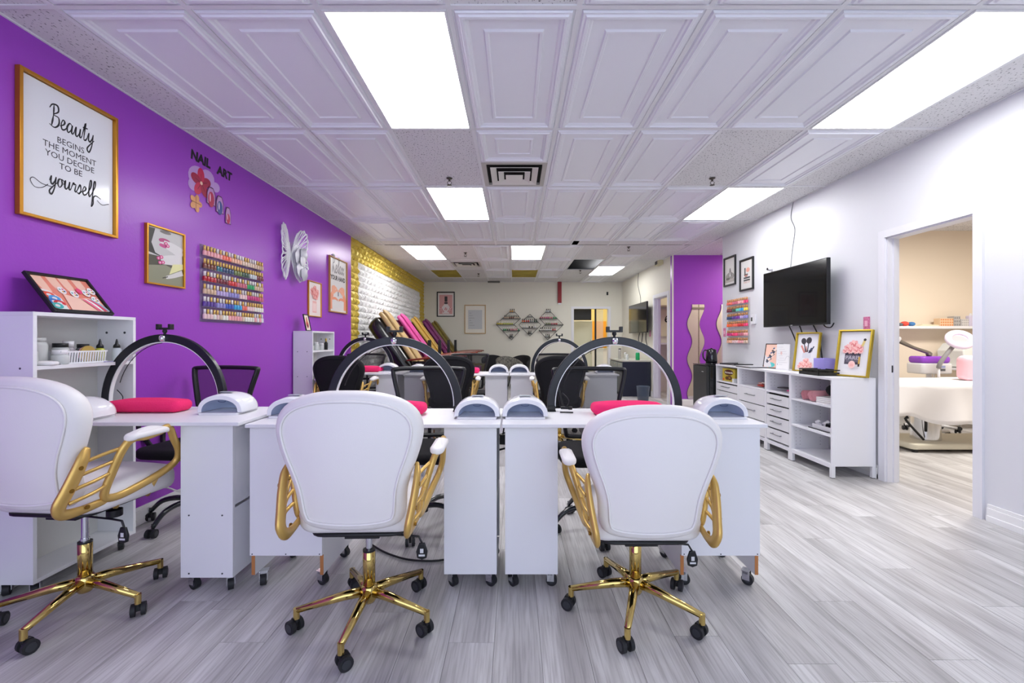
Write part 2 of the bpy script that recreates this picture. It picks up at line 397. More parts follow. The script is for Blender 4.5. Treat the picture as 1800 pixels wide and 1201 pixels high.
# shopfront behind the camera
sf=MB(); al=M('shopfront_aluminium','#b9bcc0',.4,.8)
sf.box(XL,XR,-2.2,-2.08,0,.3,al).box(XL,XR,-2.2,-2.08,2.68,3,al)
for x in (XL+.04,-1.1,.3,1.7,XR-.06): sf.box(x-.04,x+.04,-2.2,-2.08,.3,2.68,al)
struct(sf,'wall_shopfront')
# baseboards
BB=M('baseboard_paint','#efefef',.4)
def base(name,x0,y0,x1,y1,nx,ny):
    mb=MB()
    if x0==x1: mb.box(x0,x0+nx*.014,y0,y1,0,.09,BB).box(x0,x0+nx*.009,y0,y1,.09,.115,BB).box(x0,x0+nx*.018,y0,y1,0,.04,BB)
    else: mb.box(x0,x1,y0,y0+ny*.014,0,.09,BB).box(x0,x1,y0,y0+ny*.009,.09,.115,BB).box(x0,x1,y0,y0+ny*.018,0,.04,BB)
    struct(mb,name,bev=.002)
base('baseboard_left',XL,-2,XL,6.6,1,0); base('baseboard_right_near',XR,-2,XR,D1[0]-.085,-1,0); base('baseboard_right',XR,D1[1]+.085,XR,YN,-1,0)
base('baseboard_far',XL,YB,D3[0]-.07,YB,0,-1); base('baseboard_right_far',XF,D2[1]+.07,XF,YB,-1,0); base('baseboard_alcove',XF,YP,XT,YP,0,-1)
base('baseboard_treatment_room',XR+.1,TY,TX,TY,0,-1)
# door casings
TRM=M('trim_paint','#e4e4ea',.4)
def casing(name,X,y0,y1,zt,w,th,s=-1,dep=.1):
    mb=MB(); a=X; b=X+s*th
    for (p,q) in ((y0-w,y0),(y1,y1+w)): mb.box(a,b,p,q,0,zt+w,TRM)
    mb.box(a,b,y0,y1,zt,zt+w,TRM)
    # jamb lining
    mb.box(X,X-s*dep,y0-.001,y0+.012,0,zt,TRM).box(X,X-s*dep,y1-.012,y1+.001,0,zt,TRM).box(X,X-s*dep,y0,y1,zt-.012,zt,TRM)
    mb.box(X-s*dep*.45,X-s*dep*.75,y0+.012,y0+.024,0,zt-.012,TRM).box(X-s*dep*.45,X-s*dep*.75,y1-.024,y1-.012,0,zt-.012,TRM)
    return struct(mb,name)
c1=casing('trim_1',XR,D1[0],D1[1],D1[2],.062,.018)
MB().box(XR+.035,XR+.065,D1[1]-.0145,D1[1]-.012,.93,.99,M('strike_plate','#3a3a3c',.4,.8)).build('strike_plate',c1)
casing('trim_2',XF,D2[0],D2[1],D2[2],.07,.018,dep=.12)
mb=MB(); w=.06
mb.box(D3[0]-w,D3[0],YB-.018,YB,0,D3[2]+w,TRM).box(D3[1],D3[1]+w,YB-.018,YB,0,D3[2]+w,TRM).box(D3[0],D3[1],YB-.018,YB,D3[2],D3[2]+w,TRM)
mb.box(D3[0],D3[0]+.012,YB,YB+T_,0,D3[2],TRM).box(D3[1]-.012,D3[1],YB,YB+T_,0,D3[2],TRM)
struct(mb,'trim_3',bev=.0015)
struct(MB().box(XF-.014,XF+.012,YP-.014,YP-.001,0,ZC,CREAM),'trim_4')
# ---------------------------------------------------------------- ceiling
VOID=M('ceiling_void','#0c0d12',.9)
ce=struct(MB().box(XL-.1,XR+.1,-2.3,.86,ZC,ZC+.1,FIBRE).box(XL-.1,XT+.1,YN,YP+.2,ZC+.16,ZC+.3,VOID).box(XL-.1,XR,.86,YB+.2,ZC+.16,ZC+.3,VOID),'ceiling')
gridmb=MB()
def dec_mesh(w,d):
    # moulded panel: nested rings
    prof=[(0,0),(.012,0),(.018,-.012),(.030,-.012),(.036,-.020),(.050,-.020),(.056,-.010),(.068,-.008),(.076,-.001),(.145,-.001),(.152,-.010),(.166,-.010),(.173,-.003)]
    s=min(1,w/.6); v=[];f=[]
    for ins,z in prof:
        i=ins*s; v+=[(i,i,z),(w-i,i,z),(w-i,d-i,z),(i,d-i,z)]
    n=len(prof)
    for k in range(n-1):
        for a in range(4): f.append((k*4+(a+1)%4,k*4+a,(k+1)*4+a,(k+1)*4+(a+1)%4))
    k=(n-1)*4; f.append((k+3,k+2,k+1,k))
    mb=MB().add(v,f,TILE); return mb.mesh('ceiling_panel')
tcache={}; SEG=set(); SL=[]
OLIVE=M('stained_ceiling_tile','#b3a03c',.85,noise=(3,'#98862c'))
def put(kind,x0,x1,y0,y1):
    g=.012
    def seg(a,b,c,d):
        k=tuple(round(v,2) for v in (a,b,c,d))
        if k in SEG: return
        SEG.add(k); SL.append((a,b,c,d))
    for x in (x0,x1):
        seg(x-g,x+g,y0+g,y1-g)
        for y in (y0,y1): seg(x-g,x+g,y-g,y+g)
    for y in (y0,y1): seg(x0+g,x1-g,y-g,y+g)
    w=x1-x0-2*g+.006; d=y1-y0-2*g+.006; key=(kind,round(w,3),round(d,3))
    if kind in 'dpo':
        if key not in tcache:
            if kind=='d': tcache[key]=dec_mesh(w,d)
            else: tcache[key]=MB().box(0,w,0,d,0,.015,FIBRE if kind=='p' else OLIVE).mesh('ceiling_tile')
        o=bpy.data.objects.new('ceiling_panel' if kind=='d' else 'ceiling_tile',tcache[key]); C.objects.link(o); o.parent=ce; o.location=(x0+g-.003,y0+g-.003,ZC+.004)
        if kind=='o': o['label']='olive stained ceiling tile'
        return o
LTS=[]
def light(x0,x1,y0,y1,label,pre=False):
    t=E('ceiling_light',label,'ceiling light',((x0+x1)/2,(y0+y1)/2,ZC-.004),0,'recessed fluorescent panels in the ceiling')
    w=(x1-x0)/2-.013; d=(y1-y0)/2-.013
    fr=MB(); b=.012
    fr.box(-w,-w+b,-d,d,-.004,.03,GRIDM).box(w-b,w,-d,d,-.004,.03,GRIDM).box(-w+b,w-b,-d,-d+b,-.004,.03,GRIDM).box(-w+b,w-b,d-b,d,-.004,.03,GRIDM); fr.build('light_frame',t)
    MB().box(-w+b,w-b,-d+b,d-b,.0,.006,DIFF).build('diffuser',t)
    put('x',x0,x1,y0,y1)
cb=[XL,-2.154,-1.538,-.925,-.31,.30,.915,1.53,2.155,2.77,XR]
rb=[.86,2.06,3.255,4.475,5.72,6.93]
lay=['pdddpddddddp'.replace('pdddpddddddp','pddd'+'p'+'dddd'+'p'),'pddldddd'+'lp','pddpVddpdp','pddldddd'+'lp','pddddddd'+'dp']
lay[0]='pdddp'+'dddd'+'p'
names={(1,3):'big bright ceiling light panel above the left desks, nearest on the left',(1,8):'big bright ceiling light panel by the right wall, nearest to the camera',(3,3):'second ceiling light panel on the left, behind the sprinkler tile',(3,8):'second ceiling light panel on the right, above the wall television'}
def vent(x0,x1,y0,y1,label,parent_tile=True):
    t=E('ceiling_vent',label,'ceiling vent',((x0+x1)/2,(y0+y1)/2,ZC),0)
    a=(x1-x0)/2-.012; b=(y1-y0)/2-.012; vm=M('vent_metal','#b9b6ae',.5)
    m=MB(); 
    MB().box(-a,a,-b,b,.02,.03,M('vent_dark','#15130f',.9)).build('vent_back',t)
    fr=MB(); fr.box(-a,-a*.86,-b,b,-.004,.02,vm).box(a*.86,a,-b,b,-.004,.02,vm).box(-a*.86,a*.86,-b,-b*.86,-.004,.02,vm).box(-a*.86,a*.86,b*.86,b,-.004,.02,vm); fr.build('vent_frame',t)
    for k,(s0,s1,z) in enumerate(((.74,.56,-.016),(.5,.33,-.026),(.27,.0,-.032))):
        q=MB(); v=[]
        for s_,zz in ((s0,z),(s1,z+.018)): v+=[(-a*s_,-b*s_,zz),(a*s_,-b*s_,zz),(a*s_,b*s_,zz),(-a*s_,b*s_,zz)]
        f=[(i,(i+1)%4,4+(i+1)%4,4+i) for i in range(4)]
        if s1==0: f=[(0,1,2,3)]; v=[(-a*s0,-b*s0,z),(a*s0,-b*s0,z),(a*s0,b*s0,z),(-a*s0,b*s0,z)]
        q.add(v,f,M('vent_louvre','#dedbd4',.45)).build('louvre',t,solid=.003)
    put('x',x0,x1,y0,y1)
for r,row in enumerate(lay):
    for c,k in enumerate(row):
        x0,x1,y0,y1=cb[c],cb[c+1],rb[r],rb[r+1]
        if r>=4 and c==9: pass
        if k=='l': light(x0,x1,y0,y1,names[(r,c)])
        elif k=='V':
            put('d',x0,x1,y0,y0+.60); vent(x0,x1,y0+.60,y1,'square stepped ceiling vent in the middle of the ceiling')
        else: put(k,x0,x1,y0,y1)
for c in range(10):
    if c==6: put('p',cb[c]+.12,cb[c+1],6.93,7.26); put('x',cb[c],cb[c]+.12,6.93,7.26)
    else: put('p',cb[c],cb[c+1],6.93,7.26)
kb=[XL,-1.91,-1.30,-.69,-.08,.53,1.14,1.75,2.36,2.90]
rb2=[7.26,8.55,9.82,11.04,YB]
lay2=['plpdldppp','pdVdddHpp','popdodpLp','ppppppppp']
for r,row in enumerate(lay2):
    for c,k in enumerate(row):
        x0,x1,y0,y1=kb[c],kb[c+1],rb2[r],rb2[r+1]
        if c==7: continue
        if k=='l': light(x0,x1,y0,y1,'third ceiling light panel on the left, near the gold wall' if c==1 else 'small ceiling light panel in the middle of the far ceiling')
        elif k=='V': put('p',x0,x1,y0,y0+.0+.25); vent(x0,x1,y0+.25,y0+.85,'dark slotted ceiling vent near the gold panelled wall'); put('p',x0,x1,y0+.85,y1)
        elif k=='H': put('x',x0,x1,y0,y1)
        elif k=='d' and r==0 and c==3: put('d',x0,x1,y0,y1)
        else: put(k,x0,x1,y0,y1)
x0,x1=kb[7],kb[8]
put('p',x0,x1,7.26,8.1); put('d',x0,x1,8.1,9.34); light(x0,x1,9.34,10.62,'far right ceiling light panel beside the open ceiling hole'); put('d',x0,x1,10.62,YB)
# alcove ceiling
for i in range(6): put('p',XR+.0+i*.62,XR+(i+1)*.62,YN,YP)
put('p',2.90,XR,7.26,YP)
for i_,(p0,p1,q0,q1) in enumerate(SL):
    if any(j!=i_ and o[0]<=p0+1e-4 and o[1]>=p1-1e-4 and o[2]<=q0+1e-4 and o[3]>=q1-1e-4 for j,o in enumerate(SL)): continue
    gridmb.box(p0,p1,q0,q1,ZC-.002-.0012*random.random(),ZC+.004,GRIDM)
o=gridmb.build('ceiling_grid',ce)
def sprink(x,y,Y,label):
    t=E('sprinkler_head',label,'sprinkler',(PX(x,Y),Y,ZC)); sm=M('sprinkler_metal','#5b5750',.35,.9)
    m=MB().lathe([(.03,0),(.028,-.006),(.01,-.012),(.01,-.03)],sm,14); m.build('escutcheon',t)
    m=MB().tube([(.012,0,-.03),(.02,0,-.045),(.008,0,-.062)],.003,sm,6).tube([(-.012,0,-.03),(-.02,0,-.045),(-.008,0,-.062)],.003,sm,6).lathe([(.006,-.062),(.024,-.066),(.024,-.069),(.005,-.072)],sm,12); m.build('deflector',t)
sprink(790,312,4.25,'ceiling sprinkler head between the two left light panels')
sprink(1252,312,4.25,'ceiling sprinkler head in the plain tile on the right')
sprink(818,443,7.9,'ceiling sprinkler head near the third left light panel')
sprink(1105,433,7.4,'ceiling sprinkler head over the far right bay')
sprink(841,480,10.4,'ceiling sprinkler head beside the slotted vent')
sprink(1020,478,9.9,'ceiling sprinkler head at the open ceiling hole')
# ---------------------------------------------------------------- desks
RAW=M('raw_chipboard','#b87a48',.8)
SCR=M('screw_head','#55575c',.4,.8)
def caster_furn(parent,x,y,rz=0):
    m=MB(); c=math.cos(rz); s_=math.sin(rz)
    m.T=Matrix.Translation((x,y,0))@Matrix.Rotation(rz,4,'Z')
    m.box(-.022,.022,-.018,.018,.068,.071,CHROME).box(-.018,-.015,-.02,.014,.025,.068,CHROME).box(.015,.018,-.02,.014,.025,.068,CHROME).box(-.018,.018,-.012,.010,.055,.068,CHROME)
    m.cyl((-.012,-.008,.027),.027,.024,RUB,'x',20).cyl((-.013,-.008,.027),.014,.026,M('caster_hub','#3c3f45',.3),'x',14)
    return m.build('caster',parent)
def desk(name,label,x0,x1,yf,yb,zt,ped,wide=None,group='white manicure desks',sub=None):
    ox=(x0+x1)/2; t=E(name,label,'desk',(ox,(yf+yb)/2,0),0,group); oy=(yf+yb)/2
    def B(m,a,b,c,d,e,f,mt=MELA): m.box(a-ox,b-ox,c-oy,d-oy,e,f,mt); return m
    th=.018
    B(MB(),x0,x1,yf,yb,zt-th,zt,MELA2).build('tabletop',t,bev=.003)
    p0,p1=ped; f=yf+.055; z0=.072
    B(MB(),p0,p1,f,f+.016,z0,zt-th).build('front_panel',t,bev=.001)
    B(MB(),p0,p1,yb-.05,yb-.034,z0+.02,zt-th).build('rear_panel',t,bev=.001)
    for z in (z0,.40,):
        B(MB(),p0,p1,f+.017,yb-.051,z,z+.016).build('shelf',t,bev=.001)
    side=p0 if sub!='left_open' else p1-.016
    B(MB(),side,side+.016,f+.017,yb-.051,z0+.016,zt-th).build('side_panel',t)
    s=MB()
    for x in (p0+.04,p1-.05):
        for z in (z0+.02,.37):
            if sub!='plain': s.cyl((x-ox,f-oy-.0015,z),.004,.002,SCR,'y',8)
    if sub!='plain': s.build('screw',t)
    for x in (p0+.035,p1-.035):
        for y in (f+.04,yb-.09): caster_furn(t,x-ox,y-oy,.5+random.random())
    if wide:
        w0,w1=wide
        B(MB(),w0,w1,f-.02,f-.004,.172,zt-th).build('front_panel',t,bev=.001)
        for a in (w0,w1-.016):
            B(MB(),a,a+.016,f-.0035,yb-.02,.072,zt-th).build('side_panel',t)
            B(MB(),a-.0002,a+.0162,f-.0045,f-.0035,.072,.172,RAW).build('raw_edge',t,label='unfinished orange chipboard edge')
            for y in (f+.05,yb-.1): caster_furn(t,a+(.03 if a==w0 else -.015)-ox,y-oy,.3+random.random()*2)
        B(MB(),w0+.017,w1-.017,f+.0,yb-.02,.42,.436).build('shelf',t)
        s=MB()
        for x in (w0+.012,(w0+w1)/2,w1-.012): s.cyl((x-ox,f-.0215-oy,.18),.003,.002,SCR,'y',8)
        s.build('screw',t)
    return t
GAPX=-.066
dA=dict(x0=-2.225,x1=-1.285,yf=2.05,yb=2.53,zt=.825,ped=(-1.596,-1.347),sub='left_open')
dB=dict(x0=-1.275,x1=GAPX-.002,yf=2.08,yb=2.56,zt=.81,ped=(-.343,-.088),wide=(-1.272,-.925),sub='plain')
dC=dict(x0=GAPX+.006,x1=1.195,yf=2.08,yb=2.56,zt=.81,ped=(-.047,.208),wide=(.80,1.176),sub='plain')
DY=2.96
A1=desk('manicure_desk','white manicure desk in the front row beside the tall shelf unit on the purple wall',**dA)
B1=desk('manicure_desk','white manicure desk in the middle of the front row, behind the middle white chair',**dB)
C1=desk('manicure_desk','white manicure desk at the right end of the front row, behind the right white chair',**dC)
def lift(t,dy,label,dx=0):
    l=t.location; return dup(t,(l[0]+dx,l[1]+dy,l[2]),label=label)
A2=lift(A1,DY,'white manicure desk in the rear row beside the far shelf unit')
B2=lift(B1,DY,'white manicure desk in the middle of the rear row')
C2=lift(C1,DY,'white manicure desk at the right end of the rear row')
# ---------------------------------------------------------------- tall shelf units
def tall_shelf(label,x1,y0,y1,h,depth):
    t=E('shelf_unit',label,'shelf',(x1,y0,0)); W=y1-y0; th=.018
    MB().box(-depth,0,0,th,.07,h-th,MELA).build('side_panel',t,bev=.001)
    MB().box(-depth,0,W-th,W,.07,h-th,MELA).build('side_panel',t,bev=.001)
    MB().box(-depth,0,0,W,h-th,h,MELA2).build('top_panel',t,bev=.0015)
    MB().box(-depth,-depth+.006,th,W-th,.07,h-th,M('hardboard_white','#dcdcd8',.6)).build('back_panel',t)
    for z in (.07,.42,.808,1.067):
        MB().box(-depth+.007,-.001,th,W-th,z,z+.018,MELA2).build('shelf',t,bev=.001)
    s=MB()
    for x in (-.06,-depth+.05):
        for z in (.43,.80,1.075): s.cyl((x,-.0012,z),.005,.002,SCR,'y',8)
        s.cyl((x+.01,W-th-.001,h-.09),.007,.003,SCR,'y',8)
    s.build('screw',t)
    for x in (-.04,-depth+.04):
        for y in (.05,W-.05): caster_furn(t,x,y,.6)
    return t
SX=-2.235
S1=tall_shelf('tall white open shelf unit against the purple wall behind the left white chair',SX,2.045,2.60,1.34,.215)
S2=tall_shelf('tall white open shelf unit against the purple wall in the rear row',SX,4.87,5.46,1.305,.215)
# ---------------------------------------------------------------- UV nail lamps
INN=M('lamp_cavity','#b9c3dc',.18,.3)
def make_uv():
    t=E('nail_lamp','x','nail lamp')
    W=.116;H=.088;D=.19
    def prof(s_,k=1.0,n=20):
        return [(W*s_*math.cos(PI*i/n)*(1 if 1 else 1),H*k*(math.sin(PI*i/n))**.8) for i in range(n+1)]
    n=20; rings=[]
    for y,s_,k in ((0,.97,.96),(.004,1,1),(.06,1,1.06),(.11,.98,1.08),(.15,.93,1.0),(.175,.84,.82),(.19,.7,.5)):
        rings.append([(x,y,z+.012) for x,z in prof(s_,k)])
    m=MB(); v=[p for r in rings for p in r]; f=[(i*(n+1)+j,i*(n+1)+j+1,(i+1)*(n+1)+j+1,(i+1)*(n+1)+j) for i in range(len(rings)-1) for j in range(n)]
    f.append([(len(rings)-1)*(n+1)+j for j in range(n+1)])
    m.add(v,f,WGLOSS,True)
    a=[(x,0,z+.012) for x,z in prof(.97,.96)]; b=[(x,.0,z+.012) for x,z in prof(.80,.74)]
    m.add(a+b,[(j,j+1,n+1+j+1,n+1+j) for j in range(n)],WGLOSS); m.build('housing',t)
    m=MB(); a=[(x,.0,z+.012) for x,z in prof(.80,.74)]; b=[(x,.15,z+.012) for x,z in prof(.70,.62)]
    m.add(a+b,[(j,j+1,n+1+j+1,n+1+j) for j in range(n)]+[[n+1+j for j in range(n+1)]],INN,True)
    m.build('cavity',t)
    MB().prism(rrect(-.10,.10,-.018,.17,.01),'z',0,.010,MELA2).build('base_tray',t,bev=.001)
    MB().box(-.03,.03,.045,.075,.1085,.1115,M('lamp_buttons','#9aa0a8',.4)).build('button_strip',t)
    MB().tube(cat([(-.02,.02,.068),(-.012,.02,.062),(.012,.02,.062),(.02,.02,.068)],4),.0018,M('lamp_clip','#4b5577',.3),6).build('inner_clip',t)
    return t
uv=make_uv(); first=True
def put_uv(x,y,z,label,rz=0):
    global first
    if first: o=uv; first=False; o.location=(x,y,z); o.rotation_euler=(0,0,rz); o['label']=label; o['group']='white nail lamps on the desks'
    else: o=dup(uv,(x,y,z),rz,label)
    return o
for dy,row in ((0,'front'),(DY,'rear')):
    put_uv(-1.515,2.26+dy,.825,f'white domed nail lamp on the left desk of the {row} row, at its right end')
    put_uv(-1.152,2.25+dy,.81,f'white domed nail lamp on the left end of the middle {row}-row desk')
    put_uv(-.192,2.22+dy,.81,f'white domed nail lamp on the right end of the middle {row}-row desk')
    put_uv(.052,2.22+dy,.81,f'white domed nail lamp on the left end of the right {row}-row desk')
    put_uv(1.062,2.22+dy,.81,f'white domed nail lamp on the right end of the right {row}-row desk')
put_uv(-2.112,2.055,.825,'white domed nail lamp half hidden by the left white chair back')
# ---------------------------------------------------------------- arch lamps
BLUEB=M('arch_lamp_black','#12151f',.3)
LED=M('led_strip_white','#f3f4f6',.4)
def make_arch():
    t=E('arch_lamp','x','desk lamp'); A=.375; Bz=.378
    def ring(a,b,y0,y1,m,mb,t0=-4,t1=184,n=44):
        pass
    m=MB(); n=44; v=[]; 
    for i in range(n+1):
        th=math.radians(-6+192*i/n)
        for (da,y) in ((.0,-.014),(.0,.014),(-.042,.014),(-.042,-.014)): v.append(((A+da)*math.cos(th),y,(Bz+da)*math.sin(th)+.035))
    f=[(i*4+k,i*4+(k+1)%4,(i+1)*4+(k+1)%4,(i+1)*4+k) for i in range(n) for k in range(4)]+[(3,2,1,0),(n*4,n*4+1,n*4+2,n*4+3)]
    m.add(v,f,BLUEB); m.build('arch',t,bev=.003)
    m=MB(); v=[]
    for i in range(n+1):
        th=math.radians(-2+184*i/n)
        for (da,y) in ((-.0425,-.009),(-.0425,.013),(-.047,.013),(-.047,-.009)): v.append(((A+da)*math.cos(th),y,(Bz+da)*math.sin(th)+.035))
    m.add(v,f,LED); m.build('led_strip',t)
    m=MB().ball((0,-.016,Bz+.012),.020,CHROME,14); m.build('joint_ball',t)
    m=MB().cyl((0,0,Bz+.034),.007,.03,BLACKP).box(-.032,.032,-.01,.01,Bz+.060,Bz+.072,BLACKP).box(-.045,-.028,-.014,.014,Bz+.060,Bz+.092,BLACKP).box(.028,.045,-.014,.014,Bz+.060,Bz+.092,BLACKP).ball((0,0,Bz+.052),.013,BLACKP,10)
    m.build('phone_holder',t,bev=.002)
    for s in (-1,1):
        m=MB().box(s*.358-.03,s*.358+.03,-.03,.03,0,.006,BLACKP).box(s*.352-.022,s*.352+.022,-.018,.018,.006,.03,BLACKP)
        m.build('foot_clamp',t,bev=.002)
    m=MB().tube([(-.30,-.02,.02),(-.25,-.03,.02)],.008,BLACKP,8).cyl((-.25,-.03,.012),.012,.016,BLACKP).tube([(-.31,-.07,.004),(-.24,-.08,.004)],.004,BLACKP,6)
    m.build('clamp_screw',t)
    m=MB().tube(cat([(-.29,0,.10),(-.255,.0,.06),(-.27,.0,.02),(-.295,0,.012)],5),.0025,BLACKP,6).tube([( .30*math.cos(math.radians(a)),.012,.335*math.sin(math.radians(a))+.03) for a in range(95,165,6)],.0022,BLACKP,5)
    m.build('lamp_cable',t)
    return t
ar=make_arch(); ar.location=(-1.97,2.482,.827); ar.scale=(.93,1,1); ar['label']='black arch desk lamp on the left front desk, before the purple wall'; ar['group']='black arch desk lamps'
_a=dup(ar,(-.67,2.46,.812),0,'black arch desk lamp on the middle front desk, framing the massage chairs'); _a.scale=(1,1,1)
_a=dup(ar,(.555,2.46,.812),0,'blue-sheened black arch desk lamp on the right front desk'); _a.scale=(1,1,1)
dup(ar,(-1.83,5.40,.827),0,'small black arch desk lamp on the left rear desk')
dup(ar,(.545,5.40,.812),0,'small black arch desk lamp on the right rear desk')
# ---------------------------------------------------------------- hand cushions
def cushion(x,y,z,w,label,rz=0):
    t=MB(); t.slab(rrect(-w/2,w/2,-.07,.07,.035,4),'z',0.002,.062,.028,PINK,0,.012)
    o=t.build('hand_cushion'); o.location=(x,y,z); o.rotation_euler=(0,0,rz); return tag(o,label,'cushion','pink hand cushions')
cushion(-1.955,2.36,.825,.39,'hot pink hand cushion on the left front desk under the arch lamp')
cushion(-.655,2.36,.81,.36,'hot pink hand cushion behind the middle white chair back')
cushion(.60,2.36,.81,.38,'hot pink hand cushion behind the right white chair back')
cushion(-1.86+.10,2.30+DY,.825,.36,'pink hand cushion on the left rear desk')
cushion(-.60,2.30+DY,.81,.36,'pink hand cushion on the middle rear desk beside the black chair')
cushion(.56,2.30+DY,.81,.36,'pink hand cushion on the right rear desk behind a black chair')
# ---------------------------------------------------------------- gold-armed swivel chairs
TAGM=M('tag_print','#d9dadd',.5)
def chair_caster(m,x,y,rz,r=.027,hood=BLACKP):
    m.T=Matrix.Translation((x,y,0))@Matrix.Rotation(rz,4,'Z')
    for s in (-1,1):
        m.cyl((s*.018-.008,.012,r),r,.016,RUB,'x',20); m.cyl((s*.0275-.001,.012,r),r*.62,.002,M('caster_cap','#34363b',.4),'x',16)
    m.box(-.008,.008,-.004,.022,r*.9,r*2.05,hood).cyl((0,0,r*1.6),.008,.04,hood)
    m.T=None
def make_gold_chair(kind,h,feet,colh):
    up=LEATH if kind=='white' else BFAB
    t=E('swivel_chair','x','chair')
    pl=[(0,1.022),(.10,1.017),(.19,.992),(.247,.95),(.272,.895),(.270,.835),(.250,.765),(.226,.70),(.210,.64),(.205,.59),(.199,.545),(.178,.505),(.12,.485),(0,.478)]
    out=[p for p in pl]+[(-x,z) for x,z in pl[-2:0:-1]]
    out=[(q.x,q.y) for q in cat([(a,b,0) for a,b in out],3,True)]
    def fn(x,y,z):
        zz=z-.5; return (x,y+.55*x*x-.12*zz-.02*math.sin(zz*5),z)
    m=MB(); m.slab(out,'y',-.245,-.165,.034,up,.010,.012,fn); m.build('backrest',t,loc=(0,0,h))
    P=[Vector((a,b)) for a,b in out]; n=len(P); pts=[]
    for i in range(n):
        tt=(P[(i+1)%n]-P[i-1]).normalized(); nn=Vector((-tt.y,tt.x)); q=P[i]+nn*-.036
        if (q-Vector((0,.76))).length>(P[i]-Vector((0,.76))).length: q=P[i]+nn*.036
        pts.append(fn(q.x,-.2492,q.y))
    MB().tube(pts,.005,up,6,closed=True).build('piping',t,loc=(0,0,h))
    so=rrect(-.245,.245,-.19,.27,.09,6)
    m=MB(); m.slab(so,'z',.445,.565,.045,up,.0,.022,lambda x,y,z:(x*(1-.12*(y+.2)),y,z-.02*max(0,y-.15)/.1)); m.build('seat',t,loc=(0,0,h))
    MB().slab(rrect(-.19,.19,-.17,.22,.06,4),'z',.433,.447,.006,BLACKP).build('seat_pan',t,loc=(0,0,h))
    m=MB().box(-.07,.07,-.10,.12,.395,.43,BLACKP).cyl((0,.02,.375),.035,.02,BLACKP).tube([(.02,-.02,.382),(.16,-.03,.378),(.22,-.04,.376),(.235,-.045,.35)],.005,BLACKP,6)
    m.cyl((.10,.04,.362),.03,.03,BLACKP,'z',14); m.build('tilt_mechanism',t,bev=.002,loc=(0,0,h))
    m=MB(); m.slab([(-.012,.0),(.012,.0),(.024,-.035),(.02,-.062),(0,-.07),(-.02,-.062),(-.024,-.035)],'y',-.006,.006,.004,BLACKP,fn=lambda x,y,z:(x+.235,y-.047,z+.352)).box(.222,.248,-.0545,-.0535,.298,.306,TAGM).box(.228,.242,-.0545,-.0535,.312,.330,TAGM)
    m.build('height_lever',t,loc=(0,0,h),label='black paddle lever with white marks')
    for s in (-1,1):
        m=MB()
        loop=[(.240,-.135,.525),(.262,-.118,.62),(.285,-.10,.70),(.300,-.07,.742),(.305,-.01,.740),(.308,.05,.748),(.305,.105,.755),(.300,.135,.70),(.290,.175,.63),(.272,.175,.575),(.255,.10,.535),(.243,-.02,.505),(.238,-.10,.500)]
        m.tube([(s*a,b,c) for a,b,c in cat(loop,4,True)],.0175,GOLDP,10,True,.8,up=(1,0,0))
        plate=[(.245,-.205,.735),(.250,-.225,.70),(.246,-.250,.64),(.238,-.275,.58),(.230,-.295,.53),(.222,-.275,.495),(.225,-.215,.488),(.232,-.14,.495),(.238,-.09,.505)]
        PL_=cat([(s*a,b,c) for a,b,c in plate],4)
        m.tube(PL_,[.012,.024,.027,.027,.027,.022,.018,.016,.014],GOLDP,10,False,.55,up=(1,0,0))
        for k in range(4):
            z=.535+.048*k; y0=-.27+.019*k; y1=-.132+.009*k
            m.tube(cat([(s*.24,y0,z-.0),(s*(.258),(y0+y1)/2,z+.016),(s*(.25+.01*k),y1,z+.030)],3),.0075,GOLDP,6)
        m.tube([(s*.20,-.05,.44),(s*.235,-.06,.50)],.012,GOLDP,6)
        m.tube([(s*.20,.10,.44),(s*.25,.10,.53)],.012,GOLDP,6)
        a=m.build('armrest',t,loc=(0,0,h))
        for (b,c) in ((-.235,.66),(-.262,.555)):
            pass
        mm=MB(); mm.slab([(q[0],q[1]) for q in rrect(-.03,.03,-.10,.095,.028,4)],'z',0,.026,.011,up if kind=='white' else LEATH,0,.004,lambda x,y,z:(x+s*.303,y+.0,z+.752+.012*math.cos(y*22)-.012))
        mm.build('arm_pad',a,label='padded arm top')
        for (bx_,by_,bz_) in ((.2575,-.243,.665),(.250,-.27,.585),(.236,-.20,.497)):
            MB().cyl((s*bx_,by_,bz_),.0085,s*.006,M('gold_bolt','#9a742c',.4,.9),'x',10).build('bolt',a)
    MB().cyl((0,0,.26),.0135,.40+h-.26,CHROME,'z',18).cyl((0,0,.24),.0165,.06+h*.5,CHROME,'z',18).build('gas_lift',t)
    m=MB().lathe([(.026,.155),(.026,.30),(.022,.303)],GOLDC,24); m.build('column_sleeve',t)
    MB().cyl((0,0,.300),.0262,.008,BLACKP,'z',20).build('column_cap',t)
    MB().lathe([(.024,.082),(.031,.095),(.036,.125),(.034,.15),(.026,.158)],GOLDC,24).build('base_hub',t)
    for (fx,fy) in feet:
        L=math.hypot(fx,fy); d=Vector((fx/L,fy/L,0))
        m=MB().tube([d*.02+Vector((0,0,.128)),d*.10+Vector((0,0,.122)),d*L+Vector((0,0,.092))],[.021,.019,.0125],GOLDC,12)
        m.cyl(tuple(d*L+Vector((0,0,.058))),.0125,.042,GOLDC,'z',14); m.build('base_leg',t)
        m=MB(); chair_caster(m,d.x*L,d.y*L,random.uniform(-1.2,1.2)); m.build('caster',t)
    return t
def feet_of(cx,cy,pts): return [(x-cx,y-cy) for x,y in pts]
def star(r,a0): return [(r*math.cos(math.radians(a0+72*k)),r*math.sin(math.radians(a0+72*k))) for k in range(5)]
def snap(cx,cy,one):   # regular five-point star through one given foot
    a=math.degrees(math.atan2(one[1]-cy,one[0]-cx)); return star(.285,a)
